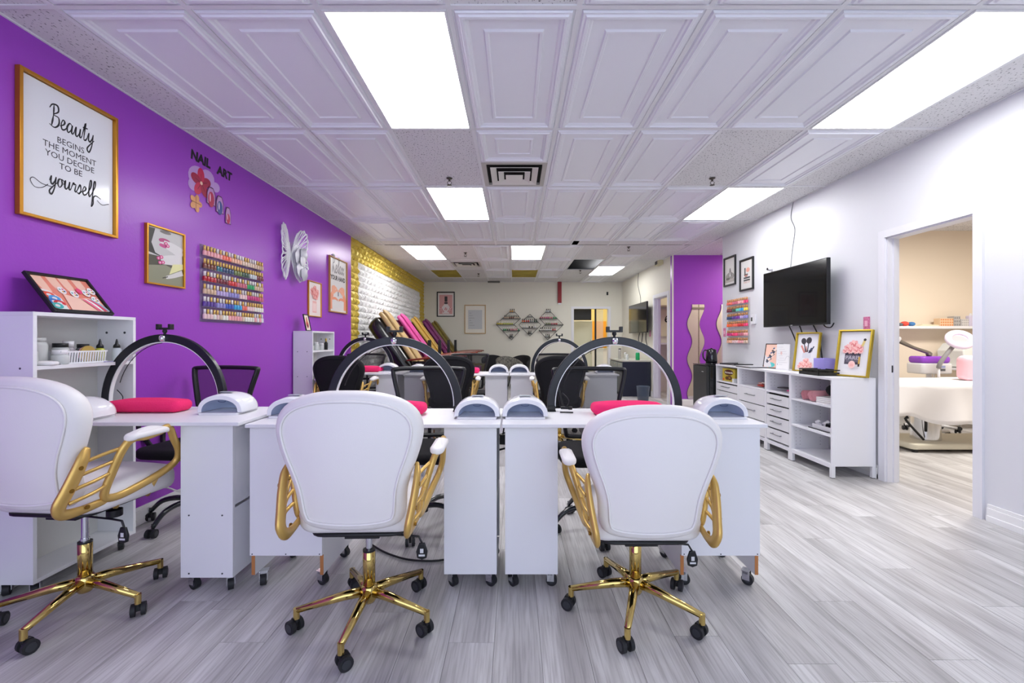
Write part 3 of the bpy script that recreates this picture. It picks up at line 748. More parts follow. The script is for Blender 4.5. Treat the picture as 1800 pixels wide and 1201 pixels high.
c2=make_gold_chair('white',0,snap(-.612,1.90,(-.631,1.60)),0); c2.location=(-.628,1.90,0); c2['label']='white leatherette swivel chair with gold arms, middle of the front three'; c2['group']='white swivel chairs at the front row'; c2.rotation_euler=(0,0,.03)
c1=make_gold_chair('white',.045,snap(-1.92,1.985,(-1.862,1.718)),0); c1.location=(-1.925,1.975,0); c1.rotation_euler=(0,0,-.08); c1['label']='white leatherette swivel chair with gold arms, cut off by the left picture edge'; c1['group']='white swivel chairs at the front row'
c3=make_gold_chair('white',-.062,snap(.535,1.965,(.437,1.712)),0); c3.location=(.537,1.965,0); c3['label']='white leatherette swivel chair with gold arms, right of the front three'; c3['group']='white swivel chairs at the front row'
k1=make_gold_chair('black',.02,star(.285,-80),0); k1.location=(-1.875,4.93,0); k1['label']='black fabric swivel chair with gold arms, left one at the rear desks'; k1['group']='black swivel chairs at the rear row'
dup(k1,(-.715,4.93,0),.06,'black fabric swivel chair with gold arms, middle one at the rear desks')
dup(k1,(.495,4.93,0),-.05,'black fabric swivel chair with gold arms, right one at the rear desks')
# ---------------------------------------------------------------- mesh technician chairs
def meshmat():
    m=bpy.data.materials.new('black_chair_mesh'); m.use_nodes=True; nt=m.node_tree; b=nt.nodes['Principled BSDF']; b.inputs['Base Color'].default_value=(.012,.012,.016,1); b.inputs['Roughness'].default_value=.8; b.inputs['Alpha'].default_value=.62
    return m
MESH=meshmat()
def make_mesh_chair():
    t=E('mesh_office_chair','x','chair')
    cs=[(-.245,1.03),(.245,1.03),(.225,.90),(.185,.72),(.165,.58),(-.165,.58),(-.185,.72),(-.225,.90)]
    zk=.96
    def yy(z): return -.24-.10*(z-.55)+.10*math.sin((z-.55)*5.5)*.3
    out=[]
    seq=[(-.235,1.035),(-.08,1.04),(.08,1.04),(.235,1.035),(.25,1.02),(.235,.95),(.205,.83),(.18,.70),(.168,.60),(.15,.575),(0,.57),(-.15,.575),(-.168,.60),(-.18,.70),(-.205,.83),(-.235,.95),(-.25,1.02)]
    P=cat([(x,yy(z)+.25*x*x,z-.035) for x,z in seq],3,True)
    MB().tube(P,.015,BLACKP,8,True,1.5,up=(0,1,0)).build('back_frame',t)
    def g(u,v):
        z=.58+.45*v; hw=.168+(.242-.168)*max(0,(v-.1)/.9)**1.1
        x=(u*2-1)*hw; return (x,yy(z)+.25*x*x+.004,z-.035)
    MB().grid(g,12,10,MESH).build('back_mesh',t)
    MB().tube(cat([(0,-.29,.72),(0,-.31,.60),(0,-.27,.47),(0,-.12,.43)],4),.022,BLACKP,8,False,.6).tube([(-.17,-.27,.66),(0,-.305,.66),(.17,-.27,.66)],.014,BLACKP,8).build('back_support',t)
    MB().slab(rrect(-.245,.245,-.22,.26,.1,6),'z',.455,.52,.028,BFAB,0,.014).build('seat',t)
    MB().box(-.08,.08,-.12,.1,.42,.455,BLACKP).build('tilt_mechanism',t,bev=.004)
    for s in (-1,1):
        m=MB().tube(cat([(s*.22,-.02,.44),(s*.285,-.03,.50),(s*.30,-.06,.62),(s*.295,-.10,.69),(s*.29,.0,.705),(s*.29,.12,.70),(s*.295,.14,.64),(s*.27,.09,.52),(s*.22,.06,.44)],4),.014,BLACKP,8,False,1.3)
        m.build('armrest',t)
    MB().cyl((0,0,.26),.014,.17,CHROME).build('gas_lift',t)
    MB().cyl((0,0,.13),.026,.17,BLACKP).cyl((0,0,.09),.034,.06,BLACKP).build('base_hub',t)
    for fx,fy in star(.29,-60):
        d=Vector((fx,fy,0))/.29
        MB().tube(cat([d*.02+Vector((0,0,.13)),d*.12+Vector((0,0,.145)),d*.22+Vector((0,0,.125)),d*.29+Vector((0,0,.06))],4),[.02,.018,.016,.013],BLACKM,8).build('base_leg',t)
        m=MB(); chair_caster(m,fx,fy,random.uniform(-1.5,1.5),.026); m.build('caster',t)
    return t
mc=make_mesh_chair(); mc.location=(-2.15,2.98,0); mc.rotation_euler=(0,0,PI-.12); mc['label']='black mesh office chair behind the left front desk, before the purple wall'; mc['group']='black mesh office chairs'
dup(mc,(-.60,2.88,-.0),PI+.05,'black mesh office chair behind the middle front desk')
dup(mc,(.53,2.83,0),PI+.04,'black mesh office chair behind the right front desk')
dup(mc,(-2.04,5.88,0),PI+.1,'black mesh office chair behind the left rear desk')
dup(mc,(-.62,5.88,0),PI,'black mesh office chair behind the middle rear desk')
dup(mc,(.53,5.88,0),PI-.05,'black mesh office chair behind the right rear desk')
# ---------------------------------------------------------------- nail polish bottles
CAPG=M('bottle_cap_gold','#ecc56e',.3,.35); CAPW=M('bottle_cap_white','#ece6e0',.4); CAPB=M('bottle_cap_black','#1c1b1d',.4)
POL={'pale pink':'#e9a3a8','coral':'#ef6f5c','peach':'#eeb598','beige':'#cdae94','nude':'#d8bda8','brown':'#7a4132','teal':'#2b7386','navy':'#27406b','olive green':'#6c7b43','dark green':'#2f4f3d','silver':'#c5cbd0','ivory':'#e6e2d8','burgundy':'#74162c','crimson':'#b3162b','rose':'#c8687c','emerald':'#1d9d5c','lilac':'#b4a0d2','lavender':'#8e86c6','magenta':'#c52c78','violet':'#5a3a92','blue':'#3553b5','sky blue':'#35a5dc','blush':'#e8c5c6','hot pink':'#ef3f74','orange':'#f1642e','yellow':'#e4d14c','mint':'#6fd2bd','lime':'#b8c244','red':'#d02a30','grey':'#8f9294','purple':'#7a3aa0','black':'#1a191c','clear':'#dfdfe2','amber':'#d79a4a'}
bme={}
def bottle_mesh(wd,h,cap,simple=False):
    k=(wd,h,cap.name,simple)
    if k in bme: return bme[k]
    a=wd/2; m=MB(); body=M('polish_base','#cccccc',.15,coat=.5)
    n=8 if not simple else 6
    m.lathe([(a*.95,0),(a,.004),(a,h*.43),(a*.8,h*.50),(a*.4,h*.54)],body,n)
    m.lathe([(a*.6,h*.53),(a*.56,h),],cap,n)
    for i in range(len(m.S)): m.S[i]=True
    bme[k]=m.mesh('polish_bottle'); return bme[k]
def bottle(x,y,z,col,label,group,wd=.026,h=.078,cap=None,simple=False):
    o=bpy.data.objects.new('polish_bottle',bottle_mesh(wd,h,cap or CAPG,simple)); C.objects.link(o); o.location=(x,y,z)
    o.material_slots[0].link='OBJECT'; o.material_slots[0].material=M('polish_'+col.replace(' ','_'),POL[col],.15,coat=.5)
    tag(o,label,'nail polish',group); return o
ACR=M('clear_acrylic','#eef0f6',.1,alpha=.16)
rowsL=[['pale pink','coral','peach','nude','beige'],['brown','teal','navy','olive green','dark green','silver','burgundy'],['crimson','burgundy','red','rose','emerald','beige'],['beige','lilac','lavender','blush','magenta','rose'],['violet','lavender','blue','sky blue','coral','blush','ivory'],['blush','nude','pale pink','ivory','clear']]
RN=['top','second','third','fourth','fifth','bottom']
rk=E('polish_rack','clear wall rack holding six rows of nail polish on the purple wall','rack',(XL,3.86,1.36))
yA,yB=3.45,4.265; nb=22
zs=[1.872,1.770,1.669,1.570,1.470,1.372]
MB().box(0,.003,yA-3.87,yB-3.85,-.01,.60,ACR).build('back_plate',rk)
for r,z in enumerate(zs):
    MB().box(.003,.045,yA-3.88,yB-3.84,z-1.36-.004,z-1.36,ACR).build('shelf',rk)
    cl=rowsL[r]
    for i in range(nb):
        c=cl[min(len(cl)-1,int(i/nb*len(cl)+random.uniform(-.35,.35)))] if r!=5 else random.choice(cl)
        c=cl[max(0,min(len(cl)-1,int(i/nb*len(cl))))] if random.random()<.7 else c
        bottle(XL+.024,yA+.012+i*(yB-yA-.03)/(nb-1),z+.0005,c,f'{c} polish bottle, {ORD[i]} from left on {RN[r]} shelf of the purple-wall rack','nail polish bottles on the purple wall rack',cap=CAPW if (random.random()<.42 and r!=1) else CAPG,wd=.03)
rk=E('polish_rack','clear wall rack holding six rows of bright nail polish below two frames','rack',(XR,6.22,1.14))
rowsR=[['coral','rose','pale pink','hot pink'],['burgundy','dark green','mint','sky blue','yellow'],['navy','violet','purple','lilac','lavender'],['orange','coral','red','hot pink'],['magenta','hot pink','rose','pale pink'],['peach','blush','pale pink','nude']]
zr=[1.708,1.605,1.500,1.392,1.262,1.158]; yA,yB=5.93,6.50; nb=11
MB().box(-.003,0,yA-6.24,yB-6.20,0,.64,ACR).build('back_plate',rk)
for r,z in enumerate(zr):
    MB().box(-.05,-.003,yA-6.24,yB-6.20,z-1.144,z-1.14,ACR).build('shelf',rk)
    cl=rowsR[r]
    for i in range(nb):
        c=cl[min(len(cl)-1,int(i/nb*len(cl)))]
        bottle(XR-.026,yB-.02-i*(yB-yA-.04)/(nb-1),z+.0005,c,f'{c} polish bottle, {ORD[i]} from left on {RN[r]} shelf of the right-wall rack','nail polish bottles on the right wall rack',cap=M('bottle_cap_copper','#cf8f52',.35,.3),wd=.034)
# diamond racks on the far wall
YR=YB-.055
def bx(x): return (x-905)*YR/F
def bz(y): return PZ(y,YR)
WIRE=M('black_rack_metal','#1c1c1f',.4)
def zoomp(p): return (860+p[0]/8.18,520+p[1]/8.18)
def rack(label,loops,shelves,group):
    ps=[zoomp(p) for p in loops]; cx=sum(p[0] for p in ps)/len(ps); X0=bx(cx)
    t=E('diamond_shelf',label,'wall shelf',(X0,YR,bz(ps[0][1])),0,group); Z0=t.location[2]
    pts=[(bx(a)-X0,0,bz(b)-Z0) for a,b in ps]; n=len(pts)
    for i in range(n):
        MB().tube([pts[i],pts[(i+1)%n]],.008,WIRE,4,up=(0,1,0)).build('frame_bar',t)
    out=[]
    for (xa,xb,y) in shelves:
        a=zoomp((xa,y)); b=zoomp((xb,y)); z=bz(a[1])
        MB().box(bx(a[0])-X0,bx(b[0])-X0,-.045,.045,z-Z0-.012,z-Z0,WIRE).build('shelf',t); out.append((bx(a[0]),bx(b[0]),z))
    return out
g='black diamond shelves on the far wall'
def fill(sh,spec,where,gr):
    for k,((a,b,z),(n,cl,x0f,x1f,cap)) in enumerate(zip(sh,spec)):
        for i in range(n):
            x=a+(b-a)*(x0f+(x1f-x0f)*(i+.5)/n); c=cl[min(len(cl)-1,int(i/n*len(cl)))]
            bottle(x,YR-.02,z,c,f'small {c} polish, {ORD[i]} from left on {ORD[k]} tier of {where}',gr,wd=min(.034,(b-a)*(x1f-x0f)/n*.9),h=.085,cap=cap,simple=True)
s=rack('left black diamond shelf of polish bottles on the far wall',[(290,235),(100,415),(320,635),(440,500),(355,415),(450,328),(370,235)],[(290,370,235),(195,450,328),(100,355,415),(190,440,500),(285,350,595)],g)
fill(s,[(3,['amber','nude'],0,1,CAPB),(9,['beige','brown','nude'],.05,.92,CAPB),(10,['yellow','lime','lime'],.02,.95,CAPW),(9,['emerald','dark green','rose','pale pink','emerald'],.02,.98,CAPW),(3,['black','grey'],.1,.9,CAPB)],'left diamond shelf','polish on the left diamond shelf')
s=rack('small middle black diamond shelf on the far wall',[(585,265),(745,420),(585,580),(425,420)],[(545,625,302),(465,705,378),(465,700,462),(550,620,545)],g)
fill(s[1:],[(8,['orange','red','grey','dark green'],.0,.95,CAPB),(5,['clear','black','clear'],.05,.9,CAPW),(3,['black','grey'],.1,.9,CAPB)],'middle diamond shelf','polish on the middle diamond shelf')
s=rack('right black diamond shelf of polish bottles on the far wall',[(810,235),(885,235),(1065,418),(840,635),(715,500),(805,415),(720,328)],[(810,885,235),(720,980,328),(805,1065,415),(715,965,500),(795,880,595)],g)
fill(s,[(3,['silver','grey'],0,1,CAPB),(9,['rose','magenta','rose','emerald'],.02,.95,CAPW),(7,['olive green','rose','crimson'],.02,.68,CAPW),(8,['ivory','clear','red'],.02,.98,CAPB),(3,['grey','black'],.1,.9,CAPB)],'right diamond shelf','polish on the right diamond shelf')
# ---------------------------------------------------------------- pictures
GF=M('gold_frame','#cf9436',.3,.85); GF2=M('brass_frame','#c9b03e',.3,.75); BF=M('black_frame','#17171a',.4); WOODF=M('oak_frame','#c08a52',.5)
def onleft(x0,x1,yt,yb):   # pixel box at its near (left) edge -> centre Y, bottom z, width, height
    Y0,zt=LW(x0,yt); Y1,_=LW(x1,yt); zb=PZ(yb,Y0); return (Y0+Y1)/2,zb,Y1-Y0,zt-zb
# big quote
Yc,zb,w_,h_=onleft(25,200,117,380); zb+=.012
a=Art(w_-.036,h_-.036,paper='#eef0f3',rough=.12); W_,H_=a.w,a.h
a.script('Beauty',W_*.27,H_*.715,.112,'#1b1b1f',.07,.72)
for i,(tx,yy) in enumerate((('BEGINS',.605),('THE MOMENT',.54),('YOU DECIDE',.475),('TO BE',.41))): a.text(tx,W_*.5,H_*yy,.046,'#2a2a2e')
a.script('yourself',W_*.27,H_*.265,.10,'#1b1b1f',.075,.76)
a.stroke([(W_*.26,H_*.26),(W_*.2,H_*.22),(W_*.13,H_*.21),(W_*.09,H_*.25),(W_*.12,H_*.275),(W_*.2,H_*.25),(W_*.3,H_*.25)],.0035,'#1b1b1f')
a.stroke([(W_*.80,H_*.26),(W_*.86,H_*.235),(W_*.92,H_*.25),(W_*.95,H_*.26)],.0035,'#1b1b1f')
framed('framed_quote','large gold-framed white poster reading Beauty begins the moment you decide to be yourself',w_,h_,(XL+.001,Yc,zb),PI/2,a,GF,.016,.028,cat_='poster')
# lips and nails photograph
Yc,zb,w_,h_=onleft(253,321,391,498)
a=Art(w_-.024,h_-.024,paper='#5d5c50',rough=.2); W_,H_=a.w,a.h
a.poly([(0,H_*.5),(0,H_),(W_,H_),(W_,H_*.62),(W_*.5,H_*.5)],'#c9c7c6'); a.poly([(0,H_*.55),(0,H_*.98),(W_*.22,H_*.98),(W_*.12,H_*.72),(W_*.22,H_*.55),(W_*.5,H_*.48)],'#2f2f2b')
a.ell(W_*.5,H_*.96,W_*.16,H_*.03,'#77706e'); a.ell(W_*.47,H_*.80,W_*.16,H_*.045,'#b23a78'); a.ell(W_*.47,H_*.71,W_*.15,H_*.04,'#c94e8c'); a.ell(W_*.47,H_*.755,W_*.13,H_*.02,'#f4ecec')
for (x0,y0,x1,y1) in ((.98,.66,.45,.77),(.98,.58,.52,.70),(.98,.52,.36,.46),(.98,.44,.4,.40)): a.stroke([(W_*x0,H_*y0),(W_*(x0+x1)/2,H_*((y0+y1)/2+.02)),(W_*x1,H_*y1)],[.06,.045,.028],'#e3e0df')
a.poly([(0,0),(0,H_*.3),(W_*.5,H_*.36),(W_,H_*.25),(W_,0)],'#8f9078'); a.poly([(W_*.6,H_*.2),(W_,H_*.34),(W_,H_*.44),(W_*.7,H_*.40)],'#e8e6a8')
for x,y in ((.3,.46),(.38,.49),(.34,.385),(.42,.40),(.5,.755),(.55,.72)): a.ell(W_*x,H_*y,.016,.012,'#d94a8b'); a.ell(W_*x,H_*y,.006,.005,'#f6dfe8')
a.stroke([(W_*.98,H_*.27),(W_*.7,H_*.18),(W_*.5,H_*.13)],[.04,.03,.02],'#dddad6'); a.stroke([(W_*.55,H_*.15),(W_*.4,H_*.11)],.006,'#3c3a36')
framed('framed_photograph','gold-framed photograph of pink lips and decorated fingernails on the purple wall',w_,h_,(XL+.001,Yc,zb),PI/2,a,GF,.012,.022)
# small rose perfume print + relax print
Yc,zb,w_,h_=onleft(540,563,492,556)
a=Art(w_-.024,h_-.024,paper='#f2e6e2'); W_,H_=a.w,a.h; a.rect(W_*.33,W_*.66,H_*.1,H_*.45,'#f0b9b4'); a.rect(W_*.36,W_*.63,H_*.14,H_*.38,'#f6d6d2')
for x,y in ((.3,.72),(.5,.8),(.68,.7),(.42,.62),(.58,.6)): a.rose(W_*x,H_*y,W_*.15,'#ef9a96','#f5b8b2','#d9706f')
framed('framed_print','small gold-framed print of pink roses in a vase, beside the butterfly',w_,h_,(XL+.001,Yc,zb),PI/2,a,GF,.012,.02)
Yc,zb,w_,h_=onleft(577,608,448,548)
a=Art(w_-.03,h_-.03,paper='#e6e3e2'); W_,H_=a.w,a.h; a.script('Relax',W_*.12,H_*.73,W_*.40,'#8a8688',.08,.78); a.text('YOUR HAND',W_*.5,H_*.60,W_*.145,'#26262a',bold=.004)
for s_ in (-1,1):
    a.stroke([(W_*(.5+s_*.42),H_*.04),(W_*(.5+s_*.42),H_*.22),(W_*(.5+s_*.32),H_*.34)],[W_*.16,W_*.15,W_*.14],'#ef9d7c')
    for k,(dx,dy) in enumerate(((.30,.46),(.22,.47),(.13,.45),(.04,.41))): a.stroke([(W_*(.5+s_*.33),H_*.33),(W_*(.5+s_*(dx+.04)),H_*(dy)),(W_*(.5+s_*dx*.5),H_*(dy-.03))],[W_*.07,W_*.055,W_*.04],'#f3ae8f')
    a.stroke([(W_*(.5+s_*.34),H_*.24),(W_*(.5+s_*.16),H_*.25),(W_*(.5+s_*.02),H_*.22)],[W_*.07,W_*.05],'#ef9d7c')
a.stroke([(W_*.5,H_*.30),(W_*.5,H_*.38)],W_*.04,'#3a5163')
framed('framed_print','oak-framed print of heart-shaped hands reading Relax your hand',w_,h_,(XL+.001,Yc,zb),PI/2,a,WOODF,.015,.026)
# nail art wall decal
Y0,z0=LW(330,405); t=E('nail_art_decal','wall decal reading NAIL ART above a pink flower and three painted fingernails','decal',(XL+.0005,(LW(330,330)[0]+LW(405,330)[0])/2,LW(367,405)[1]),PI/2)
W_=LW(405,330)[0]-LW(330,330)[0]; H_=.62
a=Art.__new__(Art); a.w=W_; a.h=H_; a.mb=MB(); a.y=-.0004; a.k=0
top=H_-.02
a.text('NAIL',W_*.27,H_*.81,.098,'#121014',shear=.1,bold=.005); a.text('ART',W_*.84,H_*.80,.098,'#121014',shear=.1,bold=.005)
a.mb.build('lettering',t)
a.mb=MB()
for x,y,r in ((.2,.62,.2),(.42,.66,.17),(.12,.5,.12),(.62,.6,.1)): a.ell(W_*x,H_*y,W_*r,W_*r*.8,'#c19ad6',20)
for k in range(5):
    an=math.radians(72*k+20); a.ell(W_*.28+.058*math.cos(an),H_*.56+.062*math.sin(an),.056,.038,'#c9204f' if k%2 else '#a3143f',math.degrees(an))
    a.stroke([(W_*.28,H_*.56),(W_*.28+.07*math.cos(an),H_*.56+.07*math.sin(an))],.004,'#5f0c28')
a.ell(W_*.28,H_*.56,.014,.014,'#f0c9b0')
for k in range(5):
    an=math.radians(72*k); a.ell(W_*.16+.034*math.cos(an),H_*.28+.036*math.sin(an),.034,.024,'#dd9a63',math.degrees(an))
a.stroke([(W_*.16,H_*.17),(W_*.16,H_*.38)],.004,'#77401f'); a.stroke([(W_*.06,H_*.29),(W_*.27,H_*.28)],.004,'#77401f')
for x,y,c,w1 in ((.50,.44,'#b51d4e',.050),(.71,.38,'#3a4a8f',.046),(.92,.28,'#b51d4e',.034)):
    a.stroke([(W_*x,H_*(y-.1)),(W_*x,H_*(y+.05)),(W_*x,H_*(y+.13))],[w1*2.1,w1*2.0,w1*.9],'#5a2b52'); a.stroke([(W_*x,H_*(y-.09)),(W_*x,H_*(y+.04)),(W_*x,H_*(y+.115))],[w1*1.8,w1*1.7,w1*.8],'#b98cc0')
    a.ell(W_*x,H_*(y-.03),w1*.72,w1*1.25,c); a.ell(W_*x-w1*.25,H_*(y-.01),w1*.12,w1*.7,'#efd3e4')
a.mb.build('flower_and_nails',t)
MB().add([(XL+.0008,LW(-8,300)[0],PZ(314,2.1)),(XL+.0008,LW(4,300)[0],PZ(312,2.1)),(XL+.0008,LW(5,300)[0],PZ(303,2.1)),(XL+.0008,LW(1,300)[0],PZ(294,2.1)),(XL+.0008,LW(-8,300)[0],PZ(290,2.1))],[(0,1,2,3,4)],K('#e8c9ea'))
# butterfly metal wall art
BW=M('white_metal_art','#e3e3e8',.4,.2); BW2=M('grey_metal_art','#b9bac4',.4,.3)
Yb=(LW(470,450)[0]+LW(535,450)[0])/2; Zb=PZ(447,Yb)
t=E('butterfly_wall_art','white metal butterfly with cut-out wings and rose petals on the purple wall','wall decoration',(XL,Yb,Zb),PI/2)
def wing(s,pts): return [(s*p[0],p[1]) for p in pts]
upw=[(.02,.0),(.05,.14),(.09,.24),(.15,.285),(.20,.27),(.225,.20),(.215,.10),(.20,.0),(.225,-.08),(.22,-.16),(.17,-.25),(.12,-.28),(.07,-.22),(.03,-.10)]
for s in (-1,1):
    P=cat([(s*a_,0,b_) for a_,b_ in upw],4,True); n=len(P)
    P=[p*(1+.035*math.sin(i*1.9)) for i,p in enumerate(P)]
    def ty(x,s=s): return -.03-abs(x)*(.12 if s<0 else .36)
    def at3(p): return (p.x,ty(p.x),p.z)
    MB().tube([at3(p) for p in P],.008,BW,5,True).build('wing_rim',t)
    inn=[Vector((s*.012+p.x*.42,0,p.z*.42)) for p in P]
    m=MB(); m.add([at3(q) for q in inn],[list(range(n))],BW); m.build('wing_plate',t,solid=.004)
    m=MB()
    for i in range(0,n,2):
        p=P[i]; c=inn[i]; q=P[(i+1)%n]; mid=c.lerp(p,.5)+Vector((0,0,.010*math.sin(i*1.3)))
        m.tube([at3(c),at3(mid),at3(p)],[.0075,.0045,.007],BW,4)
        if i%4==0: m.tube([at3(mid),at3((mid+q)/2+Vector((0,0,.006))),at3(q)],.0045,BW,4)
    o=m.build('wing_veins',t); o['kind']='stuff'
for k,(px,pz,r,ti) in enumerate(((.11,-.02,.105,0),(.135,-.13,.10,.5),(.09,-.16,.08,1),(.155,.02,.08,2),(.115,-.06,.06,3),(.13,-.2,.075,1.7))):
    out=[(px+r*(1+.07*math.sin(7*a+ti)+.05*math.sin(3*a))*math.cos(a),pz+r*(1+.1*math.cos(4*a+ti))*math.sin(a)) for a in [2*PI*i/18 for i in range(18)]]
    MB().slab(out,'y',-.085-.008*k,-.081-.008*k,.0015,BW if k%2==0 else BW2,.012,-.010).build('petal',t)
MB().tube([(0,-.02,-.14),(0,-.03,0),(0,-.02,.13)],[.005,.012,.006],BW,8).build('body',t)
# leaning nails photograph on the tall shelf
a=Art(.297,.222,paper='#ee8f7a',rough=.15); W_,H_=a.w,a.h
for x in (.12,.36,.56,.80): a.stroke([(W_*x,H_*1.0),(W_*(x+.01),H_*.75),(W_*(x+.03),H_*.52)],[.05,.048,.03],'#f8c9b2')
a.poly([(0,0),(0,H_*.62),(W_*.14,H_*.58),(W_*.27,H_*.35),(W_*.26,0)],'#f3e9e4'); a.poly([(0,0),(0,H_*.56),(W_*.12,H_*.52),(W_*.23,H_*.32),(W_*.22,0)],'#8b4a3a')
for x,y,c in ((.10,.44,'#e9573c'),(.15,.34,'#4d9bd8'),(.10,.24,'#3b6fc0'),(.17,.2,'#d22f35'),(.15,.1,'#e4efe8'),(.10,.12,'#49b4b0')): a.ell(W_*x,H_*y,.028,.02,c); a.ell(W_*x,H_*y,.012,.009,'#e9e2e2')
a.poly([(W_*.3,0),(W_*.35,H_*.5),(W_*.6,H_*.4),(W_*.95,H_*.45),(W_,0)],'#f9cdb8')
for x,y in ((.38,.60),(.56,.52),(.80,.58),(.93,.66),(.88,.38)): a.ell(W_*x,H_*y,.02,.024,'#f6f0f0'); [a.ell(W_*x+dx,H_*y+dy,.005,.005,c) for dx,dy,c in ((-.008,.006,'#3da9a0'),(.007,.008,'#e33c6c'),(0,-.008,'#f0c435'),(.009,-.006,'#333a7a'))]
a.ell(W_*.68,H_*.62,.014,.02,'#ef4f7d')
for k in range(4): a.stroke([(W_*(.62+.05*k),H_*.38),(W_*(.72+.06*k),H_*.22),(W_*(.8+.06*k),H_*.02)],[.004,.016,.010],('#ef6d8c','#f6f1f1','#e0446e','#9fb3c4')[k])
framed('leaning_picture','black-framed photograph of colourful fingernails leaning on top of the tall shelf',.325,.25,(SX-.035,2.325,1.342),PI/2,a,BF,.014,.018,rx=-.66)
a=Art(.10,.17,paper='#f1e3d6'); a.ell(.05,.07,.03,.045,'#c7382f'); a.ell(.05,.11,.02,.035,'#e8a64a'); a.stroke([(.04,.02),(.05,.08),(.06,.15)],.012,'#a93c66'); a.ell(.05,.05,.014,.014,'#2a2226')
framed('leaning_picture','small black-framed flower print leaning on top of the far shelf unit',.12,.19,(SX-.10,4.98,1.307),PI/2,a,BF,.008,.014,rx=-.2)
# right wall frames
def onright(x0,x1,yt,yb):  # left edge pixel values (far edge)
    Y0=XR*F/(x0-CX); Y1=XR*F/(x1-CX); zt=PZ(yt,Y0); zb=PZ(yb,Y0); return (Y0+Y1)/2,zb,Y0-Y1,zt-zb
Yc,zb,w_,h_=onright(1274,1294.5,455,505)
a=Art(w_-.05,h_-.05,paper='#dedcd8'); W_,H_=a.w,a.h; a.ell(W_*.5,H_*.3,W_*.42,H_*.16,'#97928b'); a.poly([(W_*.35,H_*.3),(W_*.48,H_*.62),(W_*.56,H_*.62),(W_*.72,H_*.3)],'#7f7b78'); a.poly([(W_*.44,H_*.3),(W_*.51,H_*.5),(W_*.6,H_*.3)],'#dedcd8'); a.rect(0,W_,H_*.08,H_*.2,'#b9b3ab'); a.ell(W_*.3,H_*.22,W_*.2,H_*.05,'#5f5a55')
framed('framed_print','black-framed grey tower print, left of the two on the right wall',w_,h_,(XR-.001,Yc,zb),-PI/2,a,BF,.022,.022)
Yc,zb,w_,h_=onright(1302,1326,458.5,513)
a=Art(w_-.05,h_-.05,paper='#e3e1df'); W_,H_=a.w,a.h; a.rect(W_*.3,W_*.4,H_*.52,H_*.75,'#2b2a2d'); a.rect(W_*.28,W_*.6,H_*.48,H_*.53,'#3a3233'); a.ell(W_*.6,H_*.66,W_*.16,H_*.08,'#e2a08e'); a.rect(W_*.24,W_*.78,H_*.36,H_*.42,'#39393d'); a.rect(W_*.24,W_*.78,H_*.28,H_*.33,'#26262a'); a.ell(W_*.45,H_*.46,W_*.14,H_*.035,'#bb7d70'); a.text('MAKE UP',W_*.5,H_*.2,W_*.13,'#c98f80')
framed('framed_print','black-framed makeup print, right of the two on the right wall',w_,h_,(XR-.001,Yc,zb),-PI/2,a,BF,.022,.022)
# far wall frames
def onfar(x0,x1,yt,yb): return (PX((x0+x1)/2,YB),PZ(yb,YB),(x1-x0)*YB/F,(yb-yt)*YB/F)
X_,zb,w_,h_=onfar(768,799.5,513,557)
a=Art(w_-.06,h_-.06,paper='#e9e2df'); W_,H_=a.w,a.h; a.rect(W_*.08,W_*.92,H_*.08,H_*.92,'#dba1a0'); a.poly([(W_*.28,H_*.1),(W_*.25,H_*.38),(W_*.42,H_*.52),(W_*.6,H_*.52),(W_*.75,H_*.38),(W_*.72,H_*.1)],'#f0e4e4'); a.rect(W_*.42,W_*.6,H_*.62,H_*.85,'#2c2326'); a.ell(W_*.51,H_*.56,W_*.12,H_*.05,'#3d2c30')
for x,y in ((.3,.2),(.7,.2),(.2,.3),(.8,.32),(.5,.3)): a.rose(W_*x,H_*y,W_*.09,'#efc2c4','#c76d74','#f4dcdc')
framed('framed_print','black-framed pink perfume bottle print on the far wall',w_,h_,(X_,YB-.001,zb),0,a,BF,.025,.025)
X_,zb,w_,h_=onfar(816.5,854,536,587)
a=Art(w_-.05,h_-.05,paper='#e6e2d6'); W_,H_=a.w,a.h; a.rect(W_*.14,W_*.86,H_*.14,H_*.84,'#bfc2c4')
for k in range(6): a.rect(W_*.2,W_*(.3+.08*(k%3)),H_*(.72-.09*k),H_*(.735-.09*k),'#8f9294')
framed('framed_certificate','pale brass-framed certificate on the far wall beside the diamond shelves',w_,h_,(X_,YB-.001,zb),0,a,M('pale_oak_frame','#bfa070',.45),.025,.025,cat_='certificate')
